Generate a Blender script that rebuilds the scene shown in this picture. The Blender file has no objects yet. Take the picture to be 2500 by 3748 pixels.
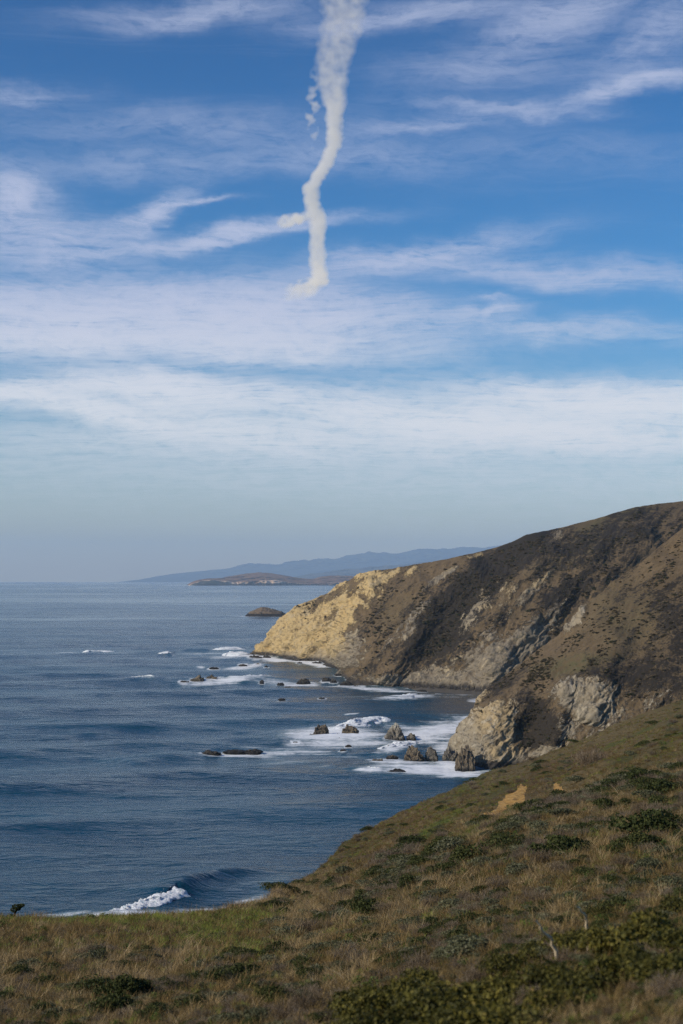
import bpy, bmesh, math, random
import numpy as np
from mathutils import Vector

random.seed(7)
RNG = np.random.default_rng(11)
SC = bpy.context.scene
COL = SC.collection

# ------------------------------------------------------------------ camera
FPX = 5206.0                       # focal length in pixels of the 2500 x 3748 photograph (50 mm)
TH = math.radians(2.574)           # camera tilted up a little
EYE = 60.0                         # metres above the sea
RE = 6.371e6                       # earth radius: the sea drops away
CT, ST = math.cos(TH), math.sin(TH)
cam_data = bpy.data.cameras.new('camera')
cam = bpy.data.objects.new('camera', cam_data)
COL.objects.link(cam)
cam.location = (0, 0, EYE)
cam.rotation_euler = (math.radians(90) + TH, 0, 0)
cam_data.sensor_fit = 'VERTICAL'
cam_data.sensor_height = 36.0
cam_data.lens = 50.0
cam_data.clip_start = 0.2
cam_data.clip_end = 120000.0
cam_data.dof.use_dof = True
cam_data.dof.focus_distance = 90.0
cam_data.dof.aperture_fstop = 3.2
SC.camera = cam

# ------------------------------------------------------------------ view + render settings
SC.view_settings.view_transform = 'Standard'
SC.view_settings.look = 'None'
SC.view_settings.exposure = 0.0
SC.view_settings.gamma = 1.0
SC.view_settings.use_curve_mapping = False
SC.render.engine = 'CYCLES'
SC.cycles.use_denoising = True
SC.cycles.denoiser = 'OPENIMAGEDENOISE'
SC.cycles.denoising_input_passes = 'RGB_ALBEDO_NORMAL'
SC.cycles.denoising_prefilter = 'NONE'
SC.cycles.max_bounces = 8
SC.cycles.diffuse_bounces = 3
SC.cycles.glossy_bounces = 2
SC.cycles.transmission_bounces = 2
SC.cycles.volume_bounces = 8
SC.cycles.transparent_max_bounces = 8

SUN_EL = math.radians(30.0)
SUN_AZ = math.radians(-114.0)       # from +Y, negative = to the left; a little behind the camera
SUN_DIR = Vector((math.sin(SUN_AZ) * math.cos(SUN_EL), math.cos(SUN_AZ) * math.cos(SUN_EL), math.sin(SUN_EL)))


# ------------------------------------------------------------------ node helper
class NT:
    def __init__(self, tree):
        self.t = tree
        self.N = tree.nodes
        self.L = tree.links

    def n(self, typ, **kw):
        nd = self.N.new(typ)
        for k, v in kw.items():
            setattr(nd, k, v)
        return nd

    def put(self, sock, v):
        if isinstance(v, bpy.types.NodeSocket):
            self.L.new(v, sock)
        elif v is not None:
            if hasattr(sock, 'default_value'):
                try:
                    sock.default_value = v
                except Exception:
                    sock.default_value = (v, v, v) if not hasattr(v, '__len__') else tuple(v) + (1.0,)

    def m(self, op, a, b=None, c=None, clamp=False):
        nd = self.n('ShaderNodeMath', operation=op, use_clamp=clamp)
        for i, v in enumerate((a, b, c)):
            if v is not None:
                self.put(nd.inputs[i], v)
        return nd.outputs[0]

    def v(self, op, a, b=None, s=None):
        nd = self.n('ShaderNodeVectorMath', operation=op)
        self.put(nd.inputs[0], a)
        if b is not None:
            self.put(nd.inputs[1], b)
        if s is not None:
            self.put(nd.inputs['Scale'], s)
        return nd.outputs['Value'] if op in ('DOT_PRODUCT', 'LENGTH', 'DISTANCE') else nd.outputs[0]

    def mix(self, f, a, b, mode='MIX'):
        nd = self.n('ShaderNodeMix', data_type='RGBA', blend_type=mode)
        nd.clamp_factor = True
        self.put(nd.inputs[0], f)
        for s, v in ((nd.inputs[6], a), (nd.inputs[7], b)):
            if isinstance(v, bpy.types.NodeSocket):
                self.L.new(v, s)
            else:
                s.default_value = tuple(v)[:3] + (1.0,)
        return nd.outputs[2]

    def noise(self, vec, scale, detail=3.0, rough=0.55, dist=0.0, out='Fac', lac=2.0):
        nd = self.n('ShaderNodeTexNoise')
        nd.noise_dimensions = '3D'
        self.put(nd.inputs['Vector'], vec)
        self.put(nd.inputs['Scale'], scale)
        nd.inputs['Detail'].default_value = detail
        nd.inputs['Roughness'].default_value = rough
        nd.inputs['Lacunarity'].default_value = lac
        nd.inputs['Distortion'].default_value = dist
        return nd.outputs['Fac' if out == 'Fac' else 'Color']

    def ss(self, x, lo, hi):
        nd = self.n('ShaderNodeMapRange', interpolation_type='SMOOTHSTEP')
        self.put(nd.inputs[0], x)
        self.put(nd.inputs[1], lo)
        self.put(nd.inputs[2], hi)
        return nd.outputs[0]

    def ramp(self, f, stops):
        nd = self.n('ShaderNodeValToRGB')
        e = nd.color_ramp.elements
        while len(e) < len(stops):
            e.new(0.5)
        for i, (p, c) in enumerate(stops):
            e[i].position = p
            e[i].color = tuple(c)[:3] + (1.0,)
        self.put(nd.inputs[0], f)
        return nd.outputs[0]

    def attr(self, name):
        return self.n('ShaderNodeAttribute', attribute_name=name).outputs['Fac']

    def mapping(self, vec, loc=(0, 0, 0), rot=(0, 0, 0), scale=(1, 1, 1), typ='POINT'):
        nd = self.n('ShaderNodeMapping', vector_type=typ)
        self.put(nd.inputs[0], vec)
        nd.inputs[1].default_value = loc
        nd.inputs[2].default_value = rot
        nd.inputs[3].default_value = scale
        return nd.outputs[0]


# ------------------------------------------------------------------ world: clear sky with cirrus
def build_world():
    w = bpy.data.worlds.new('World')
    SC.world = w
    w.use_nodes = True
    nt = NT(w.node_tree)
    w.node_tree.nodes.clear()
    out = nt.n('ShaderNodeOutputWorld')
    bg = nt.n('ShaderNodeBackground')
    bg.inputs['Strength'].default_value = 0.1
    gen = nt.n('ShaderNodeTexCoord').outputs['Generated']
    sep = nt.n('ShaderNodeSeparateXYZ')
    nt.L.new(gen, sep.inputs[0])
    x, y, z = sep.outputs
    zc = nt.m('MAXIMUM', z, 0.004)
    cb = nt.n('ShaderNodeCombineXYZ')
    nt.L.new(x, cb.inputs[0]); nt.L.new(y, cb.inputs[1]); nt.L.new(zc, cb.inputs[2])
    sky = nt.n('ShaderNodeTexSky', sky_type='NISHITA')
    sky.sun_disc = False
    sky.sun_elevation = SUN_EL
    sky.sun_rotation = SUN_AZ
    sky.altitude = 60.0
    sky.air_density = 1.0
    sky.dust_density = 0.25
    sky.ozone_density = 3.0
    nt.L.new(cb.outputs[0], sky.inputs[0])
    hs = nt.n('ShaderNodeHueSaturation')
    hs.inputs['Saturation'].default_value = SKY_SAT
    hs.inputs['Value'].default_value = SKY_VAL
    nt.L.new(sky.outputs[0], hs.inputs['Color'])
    tint = nt.mix(nt.ss(z, 0.04, 0.19), SKY_TINT_LOW, SKY_TINT)
    tint = nt.mix(nt.ss(z, 0.22, 0.42), tint, SKY_TINT_HIGH)
    skyc = nt.mix(1.0, hs.outputs[0], tint, 'MULTIPLY')

    # cirrus sheet: noise on a plane high above, stretched along the wind
    den = nt.m('ADD', zc, 0.10)
    px = nt.m('DIVIDE', x, den)
    py = nt.m('DIVIDE', y, den)
    cp = nt.n('ShaderNodeCombineXYZ')
    nt.L.new(px, cp.inputs[0]); nt.L.new(py, cp.inputs[1])
    plane = cp.outputs[0]
    wv = nt.noise(plane, 1.3, 3.0, 0.6, 0.0, 'Color')
    pw = nt.v('ADD', plane, nt.v('SCALE', nt.v('SUBTRACT', wv, (0.5, 0.5, 0.5)), s=0.55))
    st1 = nt.mapping(pw, rot=(0, 0, math.radians(-14)), scale=(1.1, 4.6, 1))
    n1 = nt.noise(st1, 1.9, 7.0, 0.62)
    st2 = nt.mapping(pw, rot=(0, 0, math.radians(12)), scale=(1.6, 9.0, 1))
    n2 = nt.noise(st2, 3.2, 6.0, 0.68)
    sheet = nt.m('MULTIPLY', nt.ss(n1, 0.50, 0.85), nt.ss(n2, 0.35, 0.8))
    tex = nt.m('ADD', nt.m('MULTIPLY', n1, 0.55), nt.m('MULTIPLY', n2, 0.65))   # about 0.6 mean
    # cloud banks and streaks at their places in the sky (azimuth, elevation in radians)
    az = nt.m('ARCTAN2', x, y)
    el = nt.m('ARCSINE', z)
    ae = nt.n('ShaderNodeCombineXYZ')
    nt.L.new(az, ae.inputs[0]); nt.L.new(el, ae.inputs[1])
    wn = nt.noise(nt.v('MULTIPLY', ae.outputs[0], (1.0, 2.2, 1.0)), 9.0, 5.0, 0.6, 0.0, 'Color')
    wn2 = nt.noise(nt.v('MULTIPLY', ae.outputs[0], (1.0, 1.6, 1.0)), 34.0, 4.0, 0.6, 0.0, 'Color')
    aw = nt.v('ADD', ae.outputs[0], nt.v('MULTIPLY', nt.v('SUBTRACT', wn, (0.5, 0.5, 0.5)), (0.075, 0.034, 0.0)))
    aw = nt.v('ADD', aw, nt.v('MULTIPLY', nt.v('SUBTRACT', wn2, (0.5, 0.5, 0.5)), (0.022, 0.010, 0.0)))
    total = None
    for (cx, cy, hl, hw, ang, s) in CLOUDS:
        a0 = math.atan((cx - 1250) / FPX)
        e0 = math.atan((2108 - cy) / FPX)
        mp = nt.mapping(aw, loc=(a0, e0, 0), rot=(0, 0, -math.radians(ang)), scale=(hl / FPX, hw / FPX, 1.0), typ='TEXTURE')
        mp = nt.v('MULTIPLY', mp, (1, 1, 0))
        g = nt.m('MULTIPLY', nt.m('EXPONENT', nt.m('MULTIPLY', nt.v('DOT_PRODUCT', mp, mp), -1.0)), s)
        total = g if total is None else nt.m('ADD', total, g)
    fine = nt.noise(nt.v('MULTIPLY', aw, (1.0, 3.2, 1.0)), 60.0, 6.0, 0.66)
    tx = nt.m('ADD', nt.m('MULTIPLY', tex, 0.9), nt.m('MULTIPLY', fine, 0.7))
    banks = nt.m('MULTIPLY', total, nt.ss(tx, 0.52, 1.10))
    dens = nt.m('ADD', nt.m('MULTIPLY', sheet, 0.22), nt.m('MULTIPLY', banks, 2.0))
    alpha = nt.m('SUBTRACT', 1.0, nt.m('EXPONENT', nt.m('MULTIPLY', dens, -1.15)))
    ccol = nt.n('ShaderNodeRGB')
    ccol.outputs[0].default_value = CLOUD_COL + (1.0,)
    low = nt.n('ShaderNodeRGB')
    low.outputs[0].default_value = CLOUD_LOW + (1.0,)
    cc = nt.mix(nt.ss(z, 0.21, 0.10), ccol.outputs[0], low.outputs[0])
    col = nt.mix(alpha, skyc, cc)
    nt.L.new(col, bg.inputs['Color'])
    nt.L.new(bg.outputs[0], out.inputs['Surface'])
    w.cycles.sampling_method = 'NONE'


SKY_SAT, SKY_VAL, SKY_TINT = 1.42, 1.0, (0.64, 0.94, 1.10)
SKY_TINT_LOW = (1.07, 0.97, 0.99)
SKY_TINT_HIGH = (0.72, 0.78, 0.94)
CLOUD_COL = (5.3, 5.8, 7.7)
CLOUD_LOW = (8.2, 8.4, 8.9)
#        centre x, y   half length, width   tilt   strength   (photo pixels from the view axis)
CLOUDS = [
    (250, 1160, 620, 110, -2, 1.25), (1000, 1150, 480, 90, 4, 1.35), (620, 1240, 700, 55, 2, 1.0),
    (2050, 1200, 480, 46, 4, 0.42), (1800, 1130, 130, 16, -6, 0.55), (1800, 1095, 90, 9, -4, 0.4),
    (80, 1430, 300, 40, -3, 0.7), (640, 1420, 350, 60, 5, 1.5), (330, 1500, 520, 42, 9, 1.2),
    (2250, 1470, 440, 55, 5, 1.6), (1700, 1545, 620, 70, 4, 1.3), (1100, 1610, 900, 60, 0, 0.55), (2100, 1590, 500, 45, 4, 0.75),
    (500, 1690, 1500, 130, 0, 0.22), (2100, 1740, 1500, 150, 0, 0.28), (1300, 1470, 1400, 110, 0, 0.25),
    (540, 775, 150, 36, -24, 0.8), (820, 858, 400, 26, -8, 0.95), (1500, 930, 400, 44, -9, 0.7),
    (2050, 1000, 620, 46, 3, 0.55), (720, 738, 120, 12, -6, 0.65),
    (20, 735, 110, 60, 0, 0.85), (110, 850, 300, 60, 4, 0.55), (120, 940, 260, 50, 0, 0.4),
    (2030, 60, 260, 80, -20, 0.42), (2330, 320, 300, 30, -8, 0.6), (2420, 140, 220, 90, -25, 0.34),
    (1560, 455, 240, 26, -3, 0.34), (1850, 395, 300, 26, 4, 0.32), (700, 25, 380, 38, -7, 0.42), (1500, 35, 400, 40, -4, 0.42),
    (1750, 250, 330, 60, 0, 0.2), (40, 370, 200, 30, -5, 0.34), (560, 600, 700, 50, -3, 0.2), (1300, 560, 500, 60, 8, 0.18),
    (600, 450, 700, 60, -3, 0.16), (2100, 560, 600, 60, 4, 0.1),
]
build_world()

sun_data = bpy.data.lights.new('sun', 'SUN')
sun_data.energy = 4.0
sun_data.angle = math.radians(0.53)
sun_data.color = (1.0, 0.90, 0.75)
sun = bpy.data.objects.new('sun', sun_data)
COL.objects.link(sun)
sun.location = (-200, -60, 200)
sun.rotation_euler = SUN_DIR.to_track_quat('Z', 'Y').to_euler()


# ------------------------------------------------------------------ projection between photo pixels and the place
def slope(y):
    w = (1874.0 - np.asarray(y, float)) / FPX
    return (ST + w * CT) / (CT - w * ST)


def at(x, y, Y):
    x = np.asarray(x, float); y = np.asarray(y, float); Y = np.asarray(Y, float)
    w = (1874.0 - y) / FPX
    vy = CT - w * ST
    return np.stack(np.broadcast_arrays((x - 1250.0) / FPX / vy * Y, Y, EYE + slope(y) * Y), -1)


def xcol(x, Y, z):
    return (x - 1250.0) / FPX * (Y * CT + (z - EYE) * ST)


def drop(Y):
    return np.asarray(Y, float) ** 2 / (2 * RE)


def sea_Y(y):
    s = slope(y)
    return 2 * EYE / (-s + np.sqrt(np.maximum(s * s - 2 * EYE / RE, 1e-12)))


def sea_pt(x, y):
    return at(x, y, sea_Y(y))


def to_px(p):
    p = np.asarray(p, float)
    d = p[..., 1] * CT + (p[..., 2] - EYE) * ST
    up = -p[..., 1] * ST + (p[..., 2] - EYE) * CT
    return 1250 + FPX * p[..., 0] / d, 1874 - FPX * up / d


# ------------------------------------------------------------------ noise
def _hash(ix, iy, iz, seed):
    h = (ix.astype(np.uint32) * np.uint32(374761393) + iy.astype(np.uint32) * np.uint32(668265263)
         + iz.astype(np.uint32) * np.uint32(2147483647 - 58) + np.uint32(seed * 974711 + 17))
    h = (h ^ (h >> np.uint32(13))) * np.uint32(1274126177)
    h = (h ^ (h >> np.uint32(16))) * np.uint32(2246822519)
    return h ^ (h >> np.uint32(15))


_G = np.array([(1, 1, 0), (-1, 1, 0), (1, -1, 0), (-1, -1, 0), (1, 0, 1), (-1, 0, 1), (1, 0, -1), (-1, 0, -1),
               (0, 1, 1), (0, -1, 1), (0, 1, -1), (0, -1, -1), (1, 1, 0), (-1, 1, 0), (0, -1, 1), (0, -1, -1)], np.float32)


def noise3(x, y, z=0.0, seed=0):
    x, y, z = np.broadcast_arrays(np.asarray(x, np.float64), np.asarray(y, np.float64), np.asarray(z, np.float64))
    ix = np.floor(x).astype(np.int64); iy = np.floor(y).astype(np.int64); iz = np.floor(z).astype(np.int64)
    fx = (x - ix).astype(np.float32); fy = (y - iy).astype(np.float32); fz = (z - iz).astype(np.float32)
    u = fx * fx * fx * (fx * (fx * 6 - 15) + 10)
    v = fy * fy * fy * (fy * (fy * 6 - 15) + 10)
    w = fz * fz * fz * (fz * (fz * 6 - 15) + 10)
    r = 0
    with np.errstate(over='ignore'):
        for a in (0, 1):
            for b in (0, 1):
                for c in (0, 1):
                    g = _G[_hash(ix + a, iy + b, iz + c, seed) & np.uint32(15)]
                    d = g[..., 0] * (fx - a) + g[..., 1] * (fy - b) + g[..., 2] * (fz - c)
                    r = r + d * (u if a else 1 - u) * (v if b else 1 - v) * (w if c else 1 - w)
    return r


def fbm(x, y, z=0.0, oct=4, lac=2.03, gain=0.5, seed=0, ridged=False):
    a, t, f, s = 1.0, 0.0, 1.0, 0.0
    for o in range(oct):
        n = noise3(np.asarray(x) * f, np.asarray(y) * f, np.asarray(z) * f, seed + o * 13)
        if ridged:
            n = 1 - 2.2 * np.abs(n)
        t = t + a * n
        s += a
        a *= gain
        f *= lac
    return t / s


def sstep(x, a, b):
    t = np.clip((x - a) / (b - a), 0, 1)
    return t * t * (3 - 2 * t)


# ------------------------------------------------------------------ mesh + object helpers
def mk_mesh(name, verts, faces, mat=None, smooth=True, attrs=None):
    verts = np.asarray(verts, np.float32).reshape(-1, 3)
    faces = np.asarray(faces, np.int32)
    k = faces.shape[1]
    me = bpy.data.meshes.new(name)
    me.vertices.add(len(verts))
    me.vertices.foreach_set('co', verts.ravel())
    me.loops.add(faces.size)
    me.loops.foreach_set('vertex_index', faces.ravel())
    me.polygons.add(len(faces))
    me.polygons.foreach_set('loop_start', np.arange(0, faces.size, k, dtype=np.int32))
    me.polygons.foreach_set('loop_total', np.full(len(faces), k, np.int32))
    me.polygons.foreach_set('use_smooth', np.full(len(faces), smooth, bool))
    me.update(calc_edges=True)
    if attrs:
        for an, av in attrs.items():
            a = me.attributes.new(an, 'FLOAT', 'POINT')
            a.data.foreach_set('value', np.asarray(av, np.float32).ravel())
    if mat:
        me.materials.append(mat)
    return me


def obj(name, me, parent=None, loc=None):
    o = bpy.data.objects.new(name, me)
    COL.objects.link(o)
    if parent is not None:
        o.parent = parent
    if loc is not None:
        o.location = loc
    return o


def tag(o, label=None, cat=None, group=None, kind=None):
    if label: o['label'] = label
    if cat: o['category'] = cat
    if group: o['group'] = group
    if kind: o['kind'] = kind
    return o


def grid_faces(nr, nc):
    i = np.arange(nr * nc).reshape(nr, nc)
    return np.stack([i[:-1, :-1], i[:-1, 1:], i[1:, 1:], i[1:, :-1]], -1).reshape(-1, 4)


def grid_normals(P):
    du = np.gradient(P, axis=1)
    dv = np.gradient(P, axis=0)
    n = np.cross(du, dv)
    l = np.linalg.norm(n, axis=-1, keepdims=True)
    return n / np.maximum(l, 1e-9)


def smooth_rows(a, k, axis=0):
    for _ in range(k):
        b = np.moveaxis(a, axis, 0).copy()
        b[1:-1] = 0.25 * b[:-2] + 0.5 * b[1:-1] + 0.25 * b[2:]
        a = np.moveaxis(b, 0, axis)
    return a


def new_mat(name):
    m = bpy.data.materials.new(name)
    m.use_nodes = True
    m.node_tree.nodes.clear()
    nt = NT(m.node_tree)
    out = nt.n('ShaderNodeOutputMaterial')
    return m, nt, out


def principled(nt, out, col, rough=0.9, spec=0.2, bump=None, bstr=0.5, bdist=0.1):
    p = nt.n('ShaderNodeBsdfPrincipled')
    nt.put(p.inputs['Base Color'], col if isinstance(col, bpy.types.NodeSocket) else tuple(col) + (1.0,))
    nt.put(p.inputs['Roughness'], rough)
    nt.put(p.inputs['Specular IOR Level'], spec)
    if bump is not None:
        b = nt.n('ShaderNodeBump')
        b.inputs['Strength'].default_value = bstr
        b.inputs['Distance'].default_value = bdist
        nt.L.new(bump, b.inputs['Height'])
        nt.L.new(b.outputs[0], p.inputs['Normal'])
    nt.L.new(p.outputs[0], out.inputs['Surface'])
    return p

# ------------------------------------------------------------------ materials of the land
def cliff_material(name, soil, soil2, dark, green, rock_warm, rock_grey, rock_pale, sc=1.0):
    """scrubby slope with rock breaking through; masks come as vertex attributes, noise breaks their edges"""
    m, nt, out = new_mat(name)
    pos = nt.n('ShaderNodeNewGeometry').outputs['Position']
    rock, veg, warm, wet, grn = (nt.attr(a) for a in ('rock', 'veg', 'warm', 'wet', 'green'))
    n_a = nt.noise(pos, 0.22 * sc, 5, 0.65)
    n_b = nt.noise(pos, 0.9 * sc, 4, 0.65)
    n_c = nt.noise(pos, 0.05 * sc, 3, 0.5)
    base = nt.mix(nt.ss(n_a, 0.35, 0.65), soil, soil2)
    base = nt.mix(nt.m('MULTIPLY', grn, nt.ss(n_a, 0.3, 0.6)), base, green)
    vm = nt.ss(nt.m('ADD', nt.m('ADD', veg, nt.m('MULTIPLY', n_a, 0.9)), nt.m('MULTIPLY', n_b, 0.7)), 1.0, 1.22)  # veg: plant cover, plus painted shade in the far headland's gully
    base = nt.mix(vm, base, dark)
    # rock: layered, ribbed down the slope
    cv = nt.n('ShaderNodeCombineXYZ')
    nt.L.new(nt.attr('across'), cv.inputs[0]); nt.L.new(nt.attr('along'), cv.inputs[1])
    n_s = nt.noise(nt.v('MULTIPLY', cv.outputs[0], (3.6, 1.7, 1.0)), 1.0, 6, 0.70, 0.9)
    n_t = nt.noise(nt.v('MULTIPLY', cv.outputs[0], (12.0, 6.5, 1.0)), 1.0, 5, 0.72, 0.8)
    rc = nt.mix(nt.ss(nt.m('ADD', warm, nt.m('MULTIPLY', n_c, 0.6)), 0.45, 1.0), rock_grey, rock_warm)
    rc = nt.mix(nt.ss(n_s, 0.50, 0.70), rc, rock_pale)
    rc = nt.mix(nt.m('MULTIPLY', nt.ss(n_t, 0.48, 0.30), 0.75), rc, (0.085, 0.072, 0.052))
    rc = nt.mix(nt.m('MULTIPLY', nt.ss(n_a, 0.50, 0.72), 0.65), rc, soil2)
    mm = nt.m('ADD', nt.m('ADD', rock, nt.m('MULTIPLY', nt.m('SUBTRACT', n_s, 0.5), 1.15)), nt.m('MULTIPLY', nt.m('SUBTRACT', n_t, 0.5), 0.95))
    mm = nt.m('ADD', mm, nt.m('MULTIPLY', nt.m('SUBTRACT', n_b, 0.5), 0.6))
    rm = nt.ss(mm, 0.30, 0.52)
    col = nt.mix(rm, base, rc)
    col = nt.mix(nt.m('MULTIPLY', wet, nt.ss(n_b, 0.2, 0.5)), col, (0.045, 0.04, 0.036))
    crack = nt.ss(n_t, 0.46, 0.34)
    h = nt.m('ADD', nt.m('MULTIPLY', n_b, 0.5), nt.m('MULTIPLY', n_s, nt.m('MULTIPLY', rm, 1.2)))
    h = nt.m('SUBTRACT', h, nt.m('MULTIPLY', crack, nt.m('MULTIPLY', rm, 0.3)))
    principled(nt, out, col, 0.92, 0.15, h, 0.75, 1.3 / sc)
    return m


HEAD_SOIL = dict(soil=(0.112, 0.080, 0.044), soil2=(0.165, 0.118, 0.066), dark=(0.032, 0.026, 0.019), green=(0.075, 0.075, 0.032))
M_NEARHEAD = cliff_material('headland_scrub', rock_warm=(0.37, 0.28, 0.155), rock_grey=(0.27, 0.23, 0.165),
                            rock_pale=(0.46, 0.40, 0.295), sc=1.25, **HEAD_SOIL)
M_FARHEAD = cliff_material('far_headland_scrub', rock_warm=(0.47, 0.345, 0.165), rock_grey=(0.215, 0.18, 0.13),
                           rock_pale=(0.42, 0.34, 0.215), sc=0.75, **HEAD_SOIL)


def land(xs, cols, segs, smooth=3, csmooth=6):
    """cols: list of (x, [(Y, z), ...]) key profiles. Returns a grid of points, rows from the sea upward."""
    kx = np.array([c[0] for c in cols], float)
    K = len(cols[0][1])
    keys = [(np.interp(xs, kx, [c[1][k][0] for c in cols]), np.interp(xs, kx, [c[1][k][1] for c in cols])) for k in range(K)]
    keys = [(smooth_rows(a, csmooth), smooth_rows(b, csmooth)) for a, b in keys]
    Ys, Zs = [], []
    for k in range(K - 1):
        n = segs[k]
        t = np.linspace(0, 1, n, endpoint=(k == K - 2))[:, None]
        Ys.append(keys[k][0] * (1 - t) + keys[k + 1][0] * t)
        Zs.append(keys[k][1] * (1 - t) + keys[k + 1][1] * t)
    Y = smooth_rows(np.concatenate(Ys), smooth)
    Z = smooth_rows(np.concatenate(Zs), smooth)
    return np.stack([xcol(xs[None, :], Y, Z), Y, Z], -1)


def seg_dist(px, py, poly):
    """distance to a polyline and the signed side (positive = to the right of it)"""
    best = np.full(px.shape, 1e9); side = np.zeros(px.shape); tt = np.zeros(px.shape)
    n = len(poly) - 1
    for i in range(n):
        (x0, y0), (x1, y1) = poly[i], poly[i + 1]
        dx, dy = x1 - x0, y1 - y0
        t = np.clip(((px - x0) * dx + (py - y0) * dy) / (dx * dx + dy * dy), 0, 1)
        ex, ey = px - (x0 + t * dx), py - (y0 + t * dy)
        d = np.hypot(ex, ey)
        m = d < best
        best = np.where(m, d, best)
        side = np.where(m, np.sign(dx * ey - dy * ex), side)
        tt = np.where(m, (i + t) / n, tt)
    return best, side, tt


def spurs(px, py, lst):
    """relief of ridges running down a slope: sun side falls gently, lee side steeply"""
    r = np.zeros(px.shape)
    for poly, A, wl, wr in lst:
        d, s, t = seg_dist(px, py, poly)
        s = -s                                    # polylines run downhill to the left
        w = np.where(s > 0, wr, wl)
        fade = sstep(t, 0.0, 0.12) * (1 - 0.6 * sstep(t, 0.85, 1.0))
        r = r + A * np.exp(-(d / w) ** 2) * fade
    return r


def blobs(px, py, lst, wob=None):
    r = np.zeros(px.shape)
    for (cx, cy, rx, ry, ang, s) in lst:
        a = math.radians(ang)
        u = ((px - cx) * math.cos(a) + (py - cy) * math.sin(a)) / rx
        v = (-(px - cx) * math.sin(a) + (py - cy) * math.cos(a)) / ry
        d = u * u + v * v
        if wob is not None:
            d = d * (1 + wob)
        r = np.maximum(r, s * np.exp(-d ** 1.5)) if s > 0 else r + s * np.exp(-d ** 1.5)
    return r


# ------------------------------------------------------------------ middle headland (B) and far headland (C)
def zpx(y, Y):
    return float(EYE + slope(y) * Y)


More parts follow.
